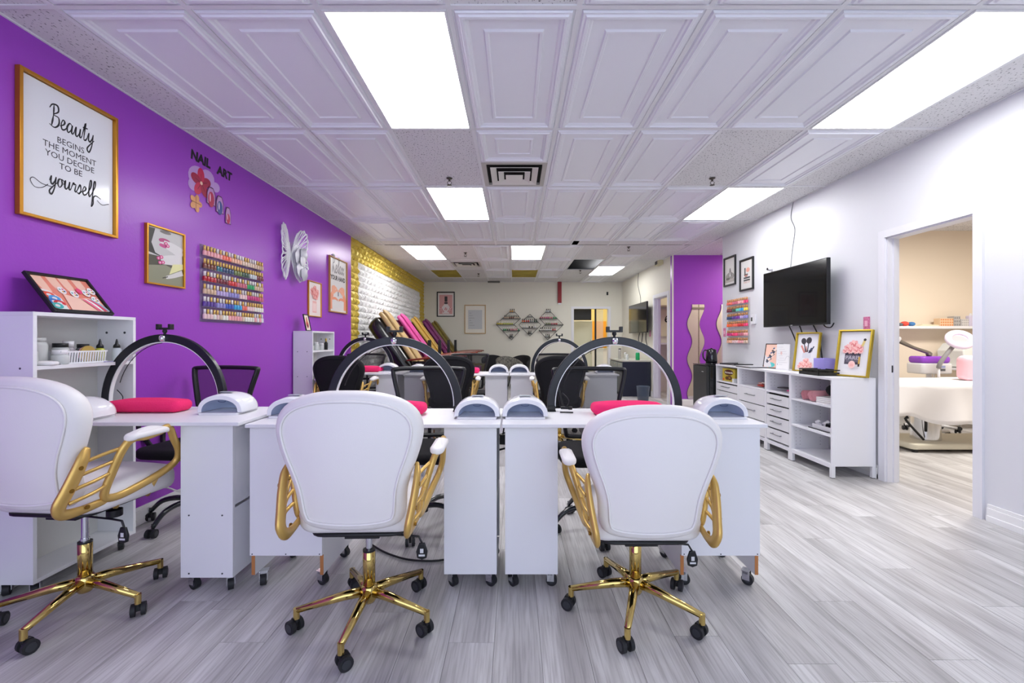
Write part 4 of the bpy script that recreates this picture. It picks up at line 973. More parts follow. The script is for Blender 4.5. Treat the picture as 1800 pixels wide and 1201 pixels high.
# ---------------------------------------------------------------- storage cabinets on the right
HANDLE=M('brushed_handle','#8d8f93',.3,.9)
GAP=M('shadow_gap','#2a2a2c',.8)
cabx=2.755; cab_y=[3.83,4.415,4.845,5.445,6.04]; ZT=.875; lz=.105
def cab(label,y0,y1,kind):
    t=E('storage_cabinet',label,'cabinet',(cabx,(y0+y1)/2,0),0,'white storage cabinets on the right wall'); o=(y0+y1)/2; D=XR-.02-cabx; th=.016
    a=y0-o+.001;b=y1-o-.001
    def B(x0,x1,p,q,z0,z1,m=MELA): return MB().box(x0,x1,p,q,z0,z1,m)
    B(0,D,a,a+th,lz,ZT-.02).build('side_panel',t,bev=.001); B(0,D,b-th,b,lz,ZT-.02).build('side_panel',t,bev=.001)
    B(-.004,D,a,b,ZT-.02,ZT,MELA2).build('top_panel',t,bev=.001)
    B(D-.008,D,a+th,b-th,lz,ZT-.02,M('hardboard_white')).build('back_panel',t)
    B(.002,D-.009,a+th,b-th,lz,lz+.018).build('bottom_panel',t)
    for x in (.0,D-.03):
        for y in (a,b-.03):
            MB().box(x,x+.03,y,y+.03,.006,lz,MELA2).box(x+.002,x+.028,y+.002,y+.028,0,.006,BLACKP).build('leg',t)
    B(.004,.022,a+.03,b-.03,lz-.02,lz).build('plinth_rail',t)
    zc=.66 if kind!='open' else None
    s=MB()
    for sy in (a+th+.0006,b-th-.0006):
        for x in (.05,.09,D-.09):
            for k in range(20): 
                z=lz+.06+k*.034
                if kind!='open' and z<zc+.03: continue
                s.cyl((x,sy-.0003,z),.0028,.0006,GAP,'y',6)
    s_=s.build('peg_holes',t); s_['kind']='stuff'
    def drawer(z0,z1,k=1):
        d=MB().box(-.0,.017,a+th+.004,b-th-.004,z0,z1,MELA2); dd=d.build('drawer',t,bev=.0015)
        hl=.085 if b-a<.5 else .10; zz=(z0+z1)/2+.012
        h=MB().tube([(-.024,-hl,zz),(-.024,hl,zz)],.005,HANDLE,8).box(-.024,0,-hl+.01,-hl+.018,zz-.004,zz+.004,HANDLE).box(-.024,0,hl-.018,hl-.01,zz-.004,zz+.004,HANDLE); h.build('handle',dd)
    if kind=='open':
        for z in (.355,.61): B(.004,D-.009,a+th,b-th,z,z+.018).build('shelf',t,bev=.001)
        zs_=[lz+.018,.373,.628]
    else:
        B(.002,D-.009,a+th,b-th,zc-.018,zc).build('shelf',t,bev=.001)
        B(.03,.032,a+th,b-th,lz+.018,zc-.018,GAP).build('drawer_void',t)
        spans={'two':[(.535,.625),(.375,.525),(.135,.365)],'three':[(.475,.64),(.30,.465),(.13,.29)],'four':[(.52,.62),(.40,.505),(.27,.385),(.14,.255)]}[kind]
        for z0,z1 in spans: drawer(z0,z1)
    return t
K4=cab('open-shelved white cabinet at the near end of the right wall run, holding towels',cab_y[0],cab_y[1],'open')
K3=cab('narrow white cabinet with four drawers under one cubby, beside the open cabinet',cab_y[1],cab_y[2],'four')
K2=cab('white cabinet with large drawers, red packets in its cubby',cab_y[2],cab_y[3],'three')
K1=cab('white cabinet next to the black fridge, yellow box in its cubby',cab_y[3],cab_y[4],'two')
# things in the cubbies
def item(mb,name,label,c_,loc=(0,0,0),rz=0,group=None,bev=0): return tag(mb.build(name,None,bev,loc),label,c_,group) if not rz else _rot(tag(mb.build(name,None,bev,loc),label,c_,group),rz)
def _rot(o,rz): o.rotation_euler=(0,0,rz); return o
YB_=M('yellow_carton','#c8b340',.5)
t=E('food_carton','yellow food carton with a dark oval label in a cabinet cubby by the fridge','box',(2.86,5.80,.661),-PI/2+.15)
MB().box(-.13,.13,-.05,.05,0,.165,YB_).build('carton',t,bev=.002)
a=Art(.26,.165,paper='#c8b340'); a.ell(.13,.115,.095,.038,'#3b1712'); a.ell(.13,.115,.088,.032,'#571d16'); a.text('Normandie',.13,.103,.036,'#f2efe2',shear=.15,bold=.001); a.ell(.15,.045,.05,.028,'#4a2a1a'); a.ell(.10,.04,.04,.024,'#5d3520'); a.ell(.15,.045,.025,.014,'#a5763a'); a.rect(.01,.04,.01,.035,'#e0522e')
o=a.mb.build('printed_label',t); o.location=(0,-.0505,0)
m=MB().box(-.03,.03,-.02,.02,0,.05,M('clear_tub','#dfe2e2',.3)); item(m,'small_tub','small translucent tub beside the yellow carton','tub',(2.80,5.60,.661))
def packets(x,y,z,cols,label,name='packet_pile',seed=1):
    rnd=random.Random(seed); t=E(name,label,'packets',(x,y,z),-PI/2)
    for k,c in enumerate(cols):
        cx,cy=rnd.uniform(-.10,.10),rnd.uniform(-.05,.05); an=rnd.uniform(-.5,.5)
        mb=MB(); mb.T=Matrix.Translation((cx,cy,.004+.010*k))@Matrix.Rotation(an,4,'Z'); mb.slab(rrect(-.07,.07,-.045,.045,.012,3),'z',0,.012,.005,M('packet_'+c.lstrip('#'),c,.4),0,.006); mb.build('packet',t)
packets(2.90,5.10,.661,['#d93a24','#7a1f1f','#e8a79a','#5f2a2a','#e7ddd6'],'pile of red and pale packets in the second cabinet cubby',seed=3)
packets(2.90,4.62,.661,['#e63f8e','#f08ab8','#3a3438','#b03a62'],'pile of pink and black packets in the narrow cabinet cubby',seed=5)
# towels
def rolled(cx,cy,z,R,L,col,label,rz=0):
    t=E('rolled_towel',label,'towel',(cx,cy,z+R),rz); m=MB(); pts=[]
    for k in range(64):
        a_=k*.36; r=R*(1-k/80); pts.append((r*math.cos(a_),r*math.sin(a_)))
    v=[];n=len(pts)
    for yv in (-L/2,L/2):
        for p in pts: v.append((yv,p[0],p[1]))
    m.add(v,[(i,i+1,n+i+1,n+i) for i in range(n-1)],M('towel_'+col.lstrip('#'),col,.95,bump=(150,.8)),True); m.build('rolled_cloth',t,solid=.006); return t
rolled(2.90,4.15,.629,.05,.24,'#d99aa2','rolled pink towel lying on the top shelf of the open cabinet',.2)
rolled(2.90,4.25,.629,.045,.22,'#c9858f','darker rolled pink towel behind the first on the top cabinet shelf',-.1)
rnd=random.Random(4)
m=MB(); fz=M('black_fleece','#101013',1,bump=(90,1)); 
v=[]
m.lathe([(max(.004,.10*math.sin(PI*i/9)),.16*(i/9)) for i in range(10)],fz,18,(0,0,0),.9,1.0)
m.V=[p*(1+.10*math.sin(p.x*90)*math.cos(p.z*80+p.y*60)) for p in m.V]
item(m,'black_fleece_cloth','crumpled black fleece cloth on the top shelf of the open cabinet','cloth',(2.92,3.98,.66))
m=MB(); 
for k in range(4): m.slab(rrect(-.12,.12,-.11,.11,.03,4),'z',.015*k,.015*k+.014,.006,M('white_towel','#eceaea',.95,bump=(150,.6)),0,.002,lambda x,y,z:(x,y,z+.006*math.sin(x*22+y*9)))
item(m,'folded_towel','folded white towel under the black fleece cloth','towel',(2.90,3.98,.6295))
# tray with cubes
t=E('clip_tray','white tray heaped with white and black nail clips on the middle shelf','tray',(2.90,4.04,.3735),-PI/2)
m=MB(); m.box(-.14,.14,-.08,.08,0,.006,MELA2).box(-.14,.14,-.08,-.075,.006,.045,MELA2).box(-.14,.14,.075,.08,.006,.045,MELA2).box(-.14,-.135,-.075,.075,.006,.045,MELA2).box(.135,.14,-.075,.075,.006,.045,MELA2); m.build('tray_body',t)
MB().box(-.17,.1,-.1,-.085,0,.006,BLACKP).build('tray_mat',t)
for k in range(14):
    m=MB(); m.T=Matrix.Translation((random.uniform(-.11,.11),random.uniform(-.05,.05),.035+.02*random.random()))@Matrix.Rotation(random.uniform(0,3),4,(1,.5,.3)); m.box(-.018,.018,-.018,.018,-.018,.018,[MELA2,MELA2,MELA2,BLACKP][k%4]); m.build('clip',t,bev=.003)
# ---------------------------------------------------------------- on top of the cabinets
def rxc(x,X): return X*F/(x-CX)
ZS=ZT+.0005
def lean(x0,x1,yt,yb,X,art,mat,label,bw,rx,name='leaning_picture',cat_='picture',d=.02):
    Y0=rxc(x0,X); Y1=rxc(x1,X); w_=Y0-Y1
    return w_,(Y0+Y1)/2
# big gold rose frame
w_,h_=.29,.425; a=Art(w_-.03,h_-.03,paper='#e6e6ea'); W_,H_=a.w,a.h
a.rect(W_*.2,W_*.72,H_*.25,H_*.52,'#4b4653'); a.poly([(W_*.25,H_*.44),(W_*.4,H_*.5),(W_*.48,H_*.40),(W_*.6,H_*.5),(W_*.68,H_*.42),(W_*.68,H_*.3),(W_*.25,H_*.3)],'#6a6472'); a.text('PARIS',W_*.46,H_*.36,.05,'#cfcad4')
for x,y,r in ((.28,.62,.13),(.46,.70,.15),(.66,.62,.13),(.38,.56,.1),(.58,.56,.1),(.22,.55,.08),(.74,.55,.08)): a.rose(W_*x,H_*y,W_*r*1.1,'#f0a8a4','#f7c6c0','#e07f7e')
a.stroke([(W_*.78,H_*.66),(W_*.84,H_*.80)],.02,'#d9c27c'); a.ell(W_*.845,H_*.81,.012,.012,'#2a2a2c'); a.ell(W_*.5,H_*.24,.03,.035,'#f3c9c2'); a.rect(W_*.45,W_*.56,H_*.2,H_*.26,'#f0b3ac'); a.rect(W_*.7,W_*.76,H_*.2,H_*.42,'#c8a14c'); a.rect(W_*.7,W_*.76,H_*.2,H_*.26,'#1f1d20')
framed('leaning_picture','tall brass-framed print of pink roses in a dark bag on the cabinet top',w_,h_,(3.02,3.95,ZS),-PI/2+.32,a,GF2,.013,.03,rx=-.17)
w_,h_=.27,.41; a=Art(w_-.026,h_-.026,paper='#e9e8ee'); W_,H_=a.w,a.h
for x0,y0,x1,y1,c,wd in ((.42,.5,.3,.78,'#55505a',.012),(.5,.5,.52,.8,'#55505a',.012),(.38,.48,.2,.68,'#d88f86',.02),(.55,.46,.68,.62,'#2d3a63',.012),(.6,.46,.78,.66,'#3c3f52',.012),(.46,.5,.42,.66,'#c07d72',.012)): a.stroke([(W_*x0,H_*y0),(W_*x1,H_*y1)],wd,c)
a.ell(W_*.29,H_*.80,.028,.034,'#3b3840',20); a.ell(W_*.53,H_*.82,.030,.034,'#3b3840',-10); a.rect(W_*.3,W_*.68,H_*.34,H_*.48,'#dadae2'); a.text('love',W_*.55,H_*.50,.05,'#2b2930',shear=.3)
for x,y,r in ((.3,.16,.12),(.5,.24,.14),(.68,.15,.12),(.42,.12,.1),(.58,.12,.1),(.24,.1,.08),(.75,.1,.08)): a.rose(W_*x,H_*y,W_*r*1.1,'#f3b0aa','#f8cfc8','#e48a86')
framed('leaning_picture','brass-framed print of makeup brushes over pink roses on the cabinet top',w_,h_,(3.02,4.58,ZS),-PI/2+.30,a,GF2,.012,.028,rx=-.15)
w_,h_=.22,.29; a=Art(w_-.016,h_-.016,paper='#efc3b0'); W_,H_=a.w,a.h
a.ell(W_*.4,H_*.12,.06,.03,'#5cc7c6'); a.poly([(0,H_*.1),(0,H_*.55),(W_*.35,H_*.28),(W_*.5,H_*.05),(W_*.1,0)],'#dcd9dc')
for k in range(6): a.stroke([(W_*(.15+.08*k),H_*(.22+.1*k)),(W_*(.3+.08*k),H_*(.34+.1*k)),(W_*(.45+.07*k),H_*(.38+.1*k))],[.03,.024,.008],'#f7ddcd' if k%2 else '#444a5c'); a.stroke([(W_*(.12+.07*k),H_*(.30+.1*k)),(W_*(.2+.07*k),H_*(.35+.1*k))],[.012,.016],'#2f5d8c' if k%2 else '#2a2a33')
framed('leaning_picture','thin black-framed print of manicured hands leaning beside the laptop',w_,h_,(2.97,5.10,ZS),-PI/2+.38,a,BF,.008,.012,rx=-.2)
t=E('acrylic_sign','white acrylic notice stand with faint printed lines between two framed pictures','sign',(2.93,4.83,ZS),-PI/2+.25,rx=-.06)
MB().box(-.085,.085,-.003,.003,0,.285,M('acrylic_sheet','#eeeef0',.15)).build('panel',t,bev=.001); MB().box(-.085,.085,-.0,.05,0,.004,M('acrylic_sheet')).build('stand_foot',t)
a=Art(.155,.26,paper='#f1f0f0')
for k in range(9): a.rect(.015+.01*(k%3),.08+.02*(k%4),.235-.024*k,.237-.024*k,'#b9b9c0')
a.ell(.06,.17,.012,.02,'#e9c9c4'); a.stroke([(.11,.1),(.14,.14),(.18,.12)],.002,'#9a9aa8'); a.ell(.015,.045,.003,.006,'#2a2a30')
o=a.mb.build('printed_sheet',t); o.location=(0,-.0035,.015)
t=E('laptop','closed slim laptop with black base on the cabinet top','laptop',(2.86,5.32,ZS),0)
MB().box(-.11,.11,-.17,.17,0,.008,BLACKP).build('base',t,bev=.003); MB().box(-.11,.11,-.17,.17,.0085,.015,M('laptop_lid','#cfd0d4',.3,.5)).build('lid',t,bev=.003)
t=E('black_tray','thin black tray lying across the cabinet end by the kettle','tray',(2.92,5.82,ZS),.1)
MB().box(-.13,.13,-.16,.16,0,.008,BLACKP).build('tray_base',t,bev=.003); MB().box(-.13,.13,-.165,-.16,.0,.018,BLACKP).build('tray_lip',t); MB().box(-.13,.13,.16,.165,.0,.018,BLACKP).build('tray_lip',t)
t=E('lilac_box','lilac fabric box behind the black basket on the cabinet top','box',(3.03,4.31,ZS),-PI/2)
MB().box(-.075,.075,-.06,.06,0,.15,M('lilac_card','#a59be6',.7)).build('box_body',t,bev=.003); MB().box(-.065,.065,-.05,.05,.1502,.151,M('lilac_inside','#7d73c0',.8)).build('box_opening',t)
t=E('wire_basket','black slatted basket with compartments on the cabinet top','basket',(2.89,4.19,ZS),0)
bk=M('black_basket','#232420',.5)
MB().box(-.10,.10,-.14,.14,0,.004,bk).build('basket_floor',t)
for (x0,x1,y0,y1) in ((-.10,-.095,-.14,.14),(.095,.10,-.14,.14),(-.10,.10,-.14,-.135),(-.10,.10,.135,.14)):
    MB().box(x0,x1,y0,y1,0,.03,bk).box(x0,x1,y0,y1,.045,.055,bk).build('basket_side',t)
for k in range(4): MB().box(-.094,.094,-.09+.06*k,-.087+.06*k,.004,.05,bk).build('divider',t)
MB().box(-.002,.002,-.134,.134,.004,.05,bk).build('divider',t)
for k in range(14):
    y=-.13+.02*k; MB().box(-.1,-.096,y,y+.004,.03,.045,bk).build('slat',t)
# ---------------------------------------------------------------- fridge, kettle, mirrors
FR=M('fridge_black','#1b1c1e',.25,coat=.3); FR2=M('fridge_door_grey','#2d2e30',.35)
t=E('mini_fridge','black mini fridge standing between the cabinets and the purple alcove','fridge',(2.64,6.08,0))
MB().box(.05,.49,.0,.45,.03,.845,FR).build('body',t,bev=.006)
MB().box(0,.045,.0,.45,.035,.84,FR2).build('door',t,bev=.005)
MB().box(-.002,.49,-.004,.454,.846,.856,BLACKP).build('top_plate',t,bev=.002)
MB().box(-.001,.0,.09,.15,.755,.765,TAGM).build('badge',t)
for x in (.06,.45):
    for y in (.04,.41): MB().cyl((x,y,0),.018,.03,BLACKP).build('foot',t)
t=E('kettle','glossy black electric kettle on top of the mini fridge','kettle',(2.80,6.28,.857),.2)
KM=M('kettle_black','#101116',.12,coat=.6)
MB().lathe([(.085,0),(.086,.012),(.08,.016)],KM,24).build('power_base',t)
MB().lathe([(.074,.018),(.080,.05),(.074,.13),(.064,.20),(.062,.205)],KM,28).build('body',t)
MB().lathe([(.062,.206),(.05,.216),(.015,.222),(.012,.232)],KM,24).build('lid',t)
MB().tube(cat([(-.06,0,.195),(-.11,0,.20),(-.135,0,.165),(-.13,0,.10),(-.10,0,.06),(-.075,0,.055)],4),.012,KM,8,False,.7).build('handle',t)
MB().add([(.055,-.022,.19),(.055,.022,.19),(.09,0,.206),(.062,0,.14)],[(0,1,2),(0,2,3),(2,1,3),(1,0,3)],KM).build('spout',t)
MIR=M('mirror_glass','#e9ecea',.03,1)
def wavy(x0,x1,yt,yb,label):
    xa,xb=PX(x0,YP),PX(x1,YP); zt,zb=PZ(yt,YP),PZ(yb,YP); n=60; L=[];R=[]
    for i in range(n+1):
        z=zb+(zt-zb)*i/n; s=.045*math.sin((zt-z)*2*PI/.64+1.2)
        L.append((xa+s,z)); R.append((xb+s,z))
    t=E('wavy_mirror',label,'mirror',((xa+xb)/2,YP-.012,zb),0,'wavy mirrors on the purple alcove wall'); ox=(xa+xb)/2
    pts=[(p[0]-ox,p[1]-zb) for p in L+R[::-1]]
    m=MB(); 
    for i in range(n): m.add([(L[i][0]-ox,0,L[i][1]-zb),(R[i][0]-ox,0,R[i][1]-zb),(R[i+1][0]-ox,0,R[i+1][1]-zb),(L[i+1][0]-ox,0,L[i+1][1]-zb)],[(0,1,2,3)],MIR)
    m.build('glass',t)
    m=MB().tube([(L[i][0]-ox,.005,L[i][1]-zb) for i in range(n+1)],.005,M('mirror_edge','#3b3048',.3),4).tube([(R[i][0]-ox,.005,R[i][1]-zb) for i in range(n+1)],.005,M('mirror_edge'),4); m.build('mirror_edge',t)
wavy(1212,1233.5,535.5,701,'full wavy mirror on the purple alcove wall above the fridge')
wavy(1263.5,1285,535.5,701,'second wavy mirror, partly hidden by the right wall corner')
# door leaf on the alcove rear wall (seen in the mirrors)
dl=MB().box(3.55,4.35,YN+.001,YN+.03,0,2.05,M('cream_door','#ded6b4',.5)).box(3.47,3.55,YN+.001,YN+.02,0,2.12,M('cream_door')).box(4.35,4.43,YN+.001,YN+.02,0,2.12,M('cream_door')).box(3.93,3.95,YN+.03,YN+.032,0,2.05,M('door_seam','#8a8466',.6)).box(3.55,4.35,YN+.03,YN+.04,1.86,1.9,M('door_seam'))
struct(dl,'door_4')
# ---------------------------------------------------------------- televisions
SCRN=M('tv_screen','#0e0f12',.12,coat=.2)
def tv(label,X,y0,y1,z0,z1,rz,arm=.10):
    yc=(y0+y1)/2; t=E('wall_television',label,'television',(X,yc,(z0+z1)/2),rz,'wall televisions'); W=(y1-y0)/2; H=(z1-z0)/2
    MB().box(-.018,.018,-W,W,-H,H,BLACKP).build('casing',t,bev=.003)
    MB().box(-.0195,-.0185,-W+.008,W-.008,-H+.018,H-.008,SCRN).build('screen',t)
    MB().box(.018,.045,-W*.6,W*.6,-H*.75,H*.3,BLACKP).build('rear_housing',t,bev=.006)
    MB().box(-.021,-.0185,-.015,.015,-H+.004,-H+.010,TAGM).build('logo_bar',t)
    MB().box(.045,arm,-.12,.12,-.12,.12,M('bracket_metal','#2a2b2d',.5,.6)).build('wall_bracket',t)
    return t
tv('large black flat television mounted on the white right wall',3.045,4.275,5.37,1.358,2.008,0,.111)
tv('second black television on the far right wall beside the side doorway',2.79,9.28,10.72,1.36,2.02,.0,.109)
def wire(name,label,pts,r,m,c_='cable',seg=6,group=None):
    return tag(MB().tube(cat(pts,seg),r,m,6).build(name),label,c_,group)
wire('cable','thin grey cable hanging from the ceiling down to the large television',[(XR-.006,4.99,ZC),(XR-.008,5.03,2.6),(XR-.008,4.96,2.45),(XR-.008,5.0,2.25),(XR-.02,5.02,2.0)],.004,M('cable_grey','#76787c',.6))
wire('cable','black cable looping down from the left of the large television',[(3.10,4.98,1.36),(XR-.02,4.96,1.25),(XR-.012,4.90,1.12),(XR-.012,4.86,1.02),(XR-.02,4.80,.90)],.007,BLACKP)
wire('cable','black cable hanging from the middle of the large television',[(3.10,4.80,1.36),(XR-.02,4.80,1.24),(XR-.012,4.83,1.12),(XR-.012,4.79,1.04),(XR-.02,4.72,.95)],.007,BLACKP)
wire('cable','short black cable behind the brush print under the large television',[(3.10,4.58,1.36),(XR-.02,4.57,1.27),(XR-.012,4.54,1.16),(XR-.02,4.5,1.0)],.007,BLACKP)
wire('cable','black cable loop at the right end of the large television',[(3.09,4.42,1.37),(3.09,4.38,1.335),(3.09,4.31,1.33),(3.09,4.27,1.37)],.006,BLACKP)
wire('cable','thin cable running down the far right wall to its television',[(XF-.01,10.3,ZC),(XF-.012,10.35,2.5),(XF-.012,10.15,2.2),(XF-.02,10.1,2.02)],.005,M('cable_dark','#4a4a4c',.6))
wire('cable','black cable loop hanging under the far television',[(2.86,10.1,1.37),(2.86,10.2,1.2),(2.86,10.0,1.08),(2.86,9.9,1.25),(2.86,9.85,1.37)],.009,BLACKP)
wire('cable','black cable hanging straight below the far television',[(2.86,9.6,1.37),(2.86,9.62,1.2),(2.86,9.5,1.05)],.009,BLACKP)
# thermostat, switches, camera
t=E('thermostat','white thermostat with dark display beside the right polish rack','thermostat',(XR,rxc(1326,XR),PZ(570,5.8)),-PI/2)
MB().box(-.05,.05,-.026,0,0,.125,MELA2).build('casing',t,bev=.004); MB().box(-.035,.0,-.0275,-.026,.04,.09,M('lcd','#3d4642',.3)).build('display',t)
def plate(x,y0,y1,label,X=XR,wd=.07,rz=-PI/2,Yc=None):
    Yc=Yc or rxc(x,X); t=E('switch_plate',label,'light switch',(X,Yc,PZ(y1,Yc)),rz); h=(y1-y0)*Yc/F
    MB().box(-wd/2,wd/2,-.006,0,0,h,M('pink_glitter','#e08fb4',.4,noise=(120,'#b8527f'))).build('plate',t,bev=.001)
    MB().box(-wd*.2,wd*.2,-.010,-.006,h*.3,h*.7,M('pink_switch','#efb6cd',.4)).build('rocker',t)
plate(1524,557,581,'pink glitter switch plate on the right wall near the treatment room door')
plate(1274,577,592,'pink switch plate at the far corner of the right wall')
plate(1143,581,592,'reddish switch plate beside the far television',X=XF,wd=.09)
t=E('security_camera','small white and black camera above the far corner of the television','camera',(XR,5.38,2.06),-PI/2)
MB().box(-.02,.02,-.02,0,-.03,.03,MELA2).build('mount',t,bev=.002); MB().ball((0,-.045,.01),.028,MELA2,14).build('head',t); MB().cyl((0,-.074,.01),.016,-.004,BLACKP,'y',14).build('lens',t)
t=E('exit_light','small emergency light box high on the far right wall','emergency light',(XF,8.75,PZ(462,8.75)-.05),-PI/2)
MB().box(-.14,.14,-.08,0,0,.11,M('beige_box','#cfc7a2',.5)).build('casing',t,bev=.004); MB().box(-.12,.02,-.083,-.08,.02,.09,BLACKP).build('lamp_window',t)
MB().box(PX(1066,YB),PX(1069,YB),YB-.02,YB,PZ(519,YB),PZ(513.5,YB),BLACKP).build('wall_sensor') and None
tag(bpy.data.objects['wall_sensor'],'tiny black sensor on the far wall above the doorway','sensor')
t=E('red_pipe_cover','dark red pipe cover running down from the ceiling on the far wall','pipe',(PX(983.5,YB),YB,PZ(533,YB)))
MB().box(-.05,.05,-.07,0,0,ZC-PZ(533,YB),M('red_pipe','#8e1f28',.5)).build('cover',t,bev=.004); MB().box(-.04,.04,-.05,0,-.04,0,MELA2).build('end_cap',t)
t=E('ceiling_bracket','dark grey bracket where the ceiling meets the far wall','bracket',(PX(868,11.7),11.75,ZC-.04))
MB().box(-.16,.16,-.05,.05,0,.038,M('bracket_grey','#6b6a64',.6)).build('bracket_body',t,bev=.002)
# ---------------------------------------------------------------- shelf contents, left
SZ=1.0855
def jar(x,y,z,r,h,body,lid,label,lr=None,lh=.02,c_='jar',name='jar',group='pots on the tall shelf unit'):
    t=E(name,label,c_,(x,y,z),0,group); MB().lathe([(r*.9,0),(r,.004),(r,h*.85),(r*.8,h)],body,16).build('body',t); MB().lathe([(lr or r*.85,h),(lr or r*.85,h+lh)],lid,16).build('lid',t); return t
CL=M('frosted_jar','#d9dcdc',.25,alpha=.75); 
jar(-2.30,2.085,SZ,.032,.075,CL,M('orange_lid','#ef6a32',.4),'clear tub with an orange lid at the near end of the tall shelf',lh=.012)
jar(-2.35,2.16,SZ,.045,.115,CL,CL,'large clear plastic canister behind the orange-lidded tub',lh=.018)
jar(-2.34,2.27,SZ,.036,.085,CL,BLACKP,'clear jar with a black lid in the white basket')
jar(-2.37,2.34,SZ,.026,.085,M('amber_jar','#b9b4bd',.3,alpha=.8),MELA2,'small jar with a tall white lid on the tall shelf',lh=.03)
jar(-2.36,2.41,SZ,.03,.08,M('dark_jar','#6d6a74',.3,alpha=.8),BLACKP,'smoky jar at the back of the tall shelf')
def dropper(x,y,col,label):
    t=E('dropper_bottle',label,'bottle',(x,y,SZ),0,'dropper bottles on the tall shelf'); MB().lathe([(.02,0),(.021,.004),(.021,.07),(.012,.078)],col,16).build('bottle_body',t)
    MB().lathe([(.017,.078),(.015,.092),(.008,.100),(.005,.118),(.002,.128)],BLACKP,14).build('nozzle',t)
dropper(-2.31,2.455,M('yellow_oil','#cfd24e',.15,alpha=.85),'black-capped dropper bottle of yellow oil on the tall shelf')
dropper(-2.28,2.525,M('clear_liquid','#dfe6ee',.1,alpha=.6),'black-capped dropper bottle of clear liquid at the shelf end')
t=E('pink_sponge','round pink powder puff standing in the white basket','sponge',(-2.315,2.385,SZ+.045),PI/2); MB().cyl((0,-.008,0),.042,.016,M('pink_puff','#f0a3ad',.9),'y',22).build('puff',t); MB().cyl((0,-.0085,0),.046,.006,M('gold_rim','#d9b964',.4,.5),'y',22).build('rim',t)
t=E('slotted_basket','white slotted plastic basket on the upper shelf of the tall unit','basket',(-2.262,2.32,SZ),PI/2)
MB().box(-.12,.12,0,.1,0,.003,MELA2).build('basket_floor',t); MB().box(-.125,.125,-.004,0,.058,.066,MELA2).build('basket_rim',t); MB().box(-.125,.125,.1,.104,0,.066,MELA2).build('basket_side',t); MB().box(-.125,.125,-.004,0,0,.008,MELA2).build('basket_base',t)
for k in range(17): MB().prism([(-.118+.014*k,.008),(-.112+.014*k,.008),(-.106+.014*k,.058),(-.112+.014*k,.058)],'y',-.004,0,MELA2).build('slat',t)
jar(-2.285,2.215,SZ,.034,.05,CL,MELA2,'short glass bowl with cotton pads in front of the canister',lh=.022)
m=MB().slab(rrect(-.05,.05,-.03,.03,.02,4),'z',0,.018,.008,M('cotton','#f3f1f2',.95,bump=(120,.8)),0,.004); item(m,'cotton_pad','white cotton wad lying at the near end of the tall shelf','cotton',(-2.275,2.13,SZ),.4)
m=MB().prism([(0,0),(.11,.006),(.11,.014),(0,.02)],'z',0,.004,M('blue_file','#3b8ed8',.4)); item(m,'nail_file','blue nail file lying on the tall shelf edge','nail file',(-2.262,2.21,SZ),PI/2)
m=MB().prism([(0,0),(.09,.004),(.09,.012),(0,.014)],'z',0,.004,M('lilac_file','#b7add6',.4)); item(m,'nail_file','lilac nail file lying near the clear dropper bottle','nail file',(-2.245,2.42,SZ),PI/2)
for k,(y,h) in enumerate(((4.96,.07),(5.03,.06),(5.10,.075),(5.17,.05),(5.24,.06))):
    jar(-2.30-.02*(k%2),y,SZ,.028,h,CL,MELA2 if k%2==0 else M('silver_lid','#b7bcc4',.3,.7),f'small pale jar, {ORD[k]} from left on the far shelf unit',group='pale jars on the far shelf unit')
t=E('hanging_bottle','dark spray bottle at the end of the far shelf unit','bottle',(-2.30,5.37,SZ)); MB().lathe([(.02,0),(.021,.08),(.01,.1)],BLACKP,14).build('body',t); MB().lathe([(.008,.1),(.012,.13),(.004,.14)],M('amber_cap','#c7a545',.4),12).build('cap',t)
m=MB().slab(rrect(-.06,.06,-.05,.05,.02,4),'z',0,.10,.02,M('pink_bag','#d9a3b2',.7,noise=(30,'#f0e3e6')),0,.01); item(m,'gift_bag','pink and white bag on the second shelf of the far unit','bag',(-2.31,5.05,.8085))
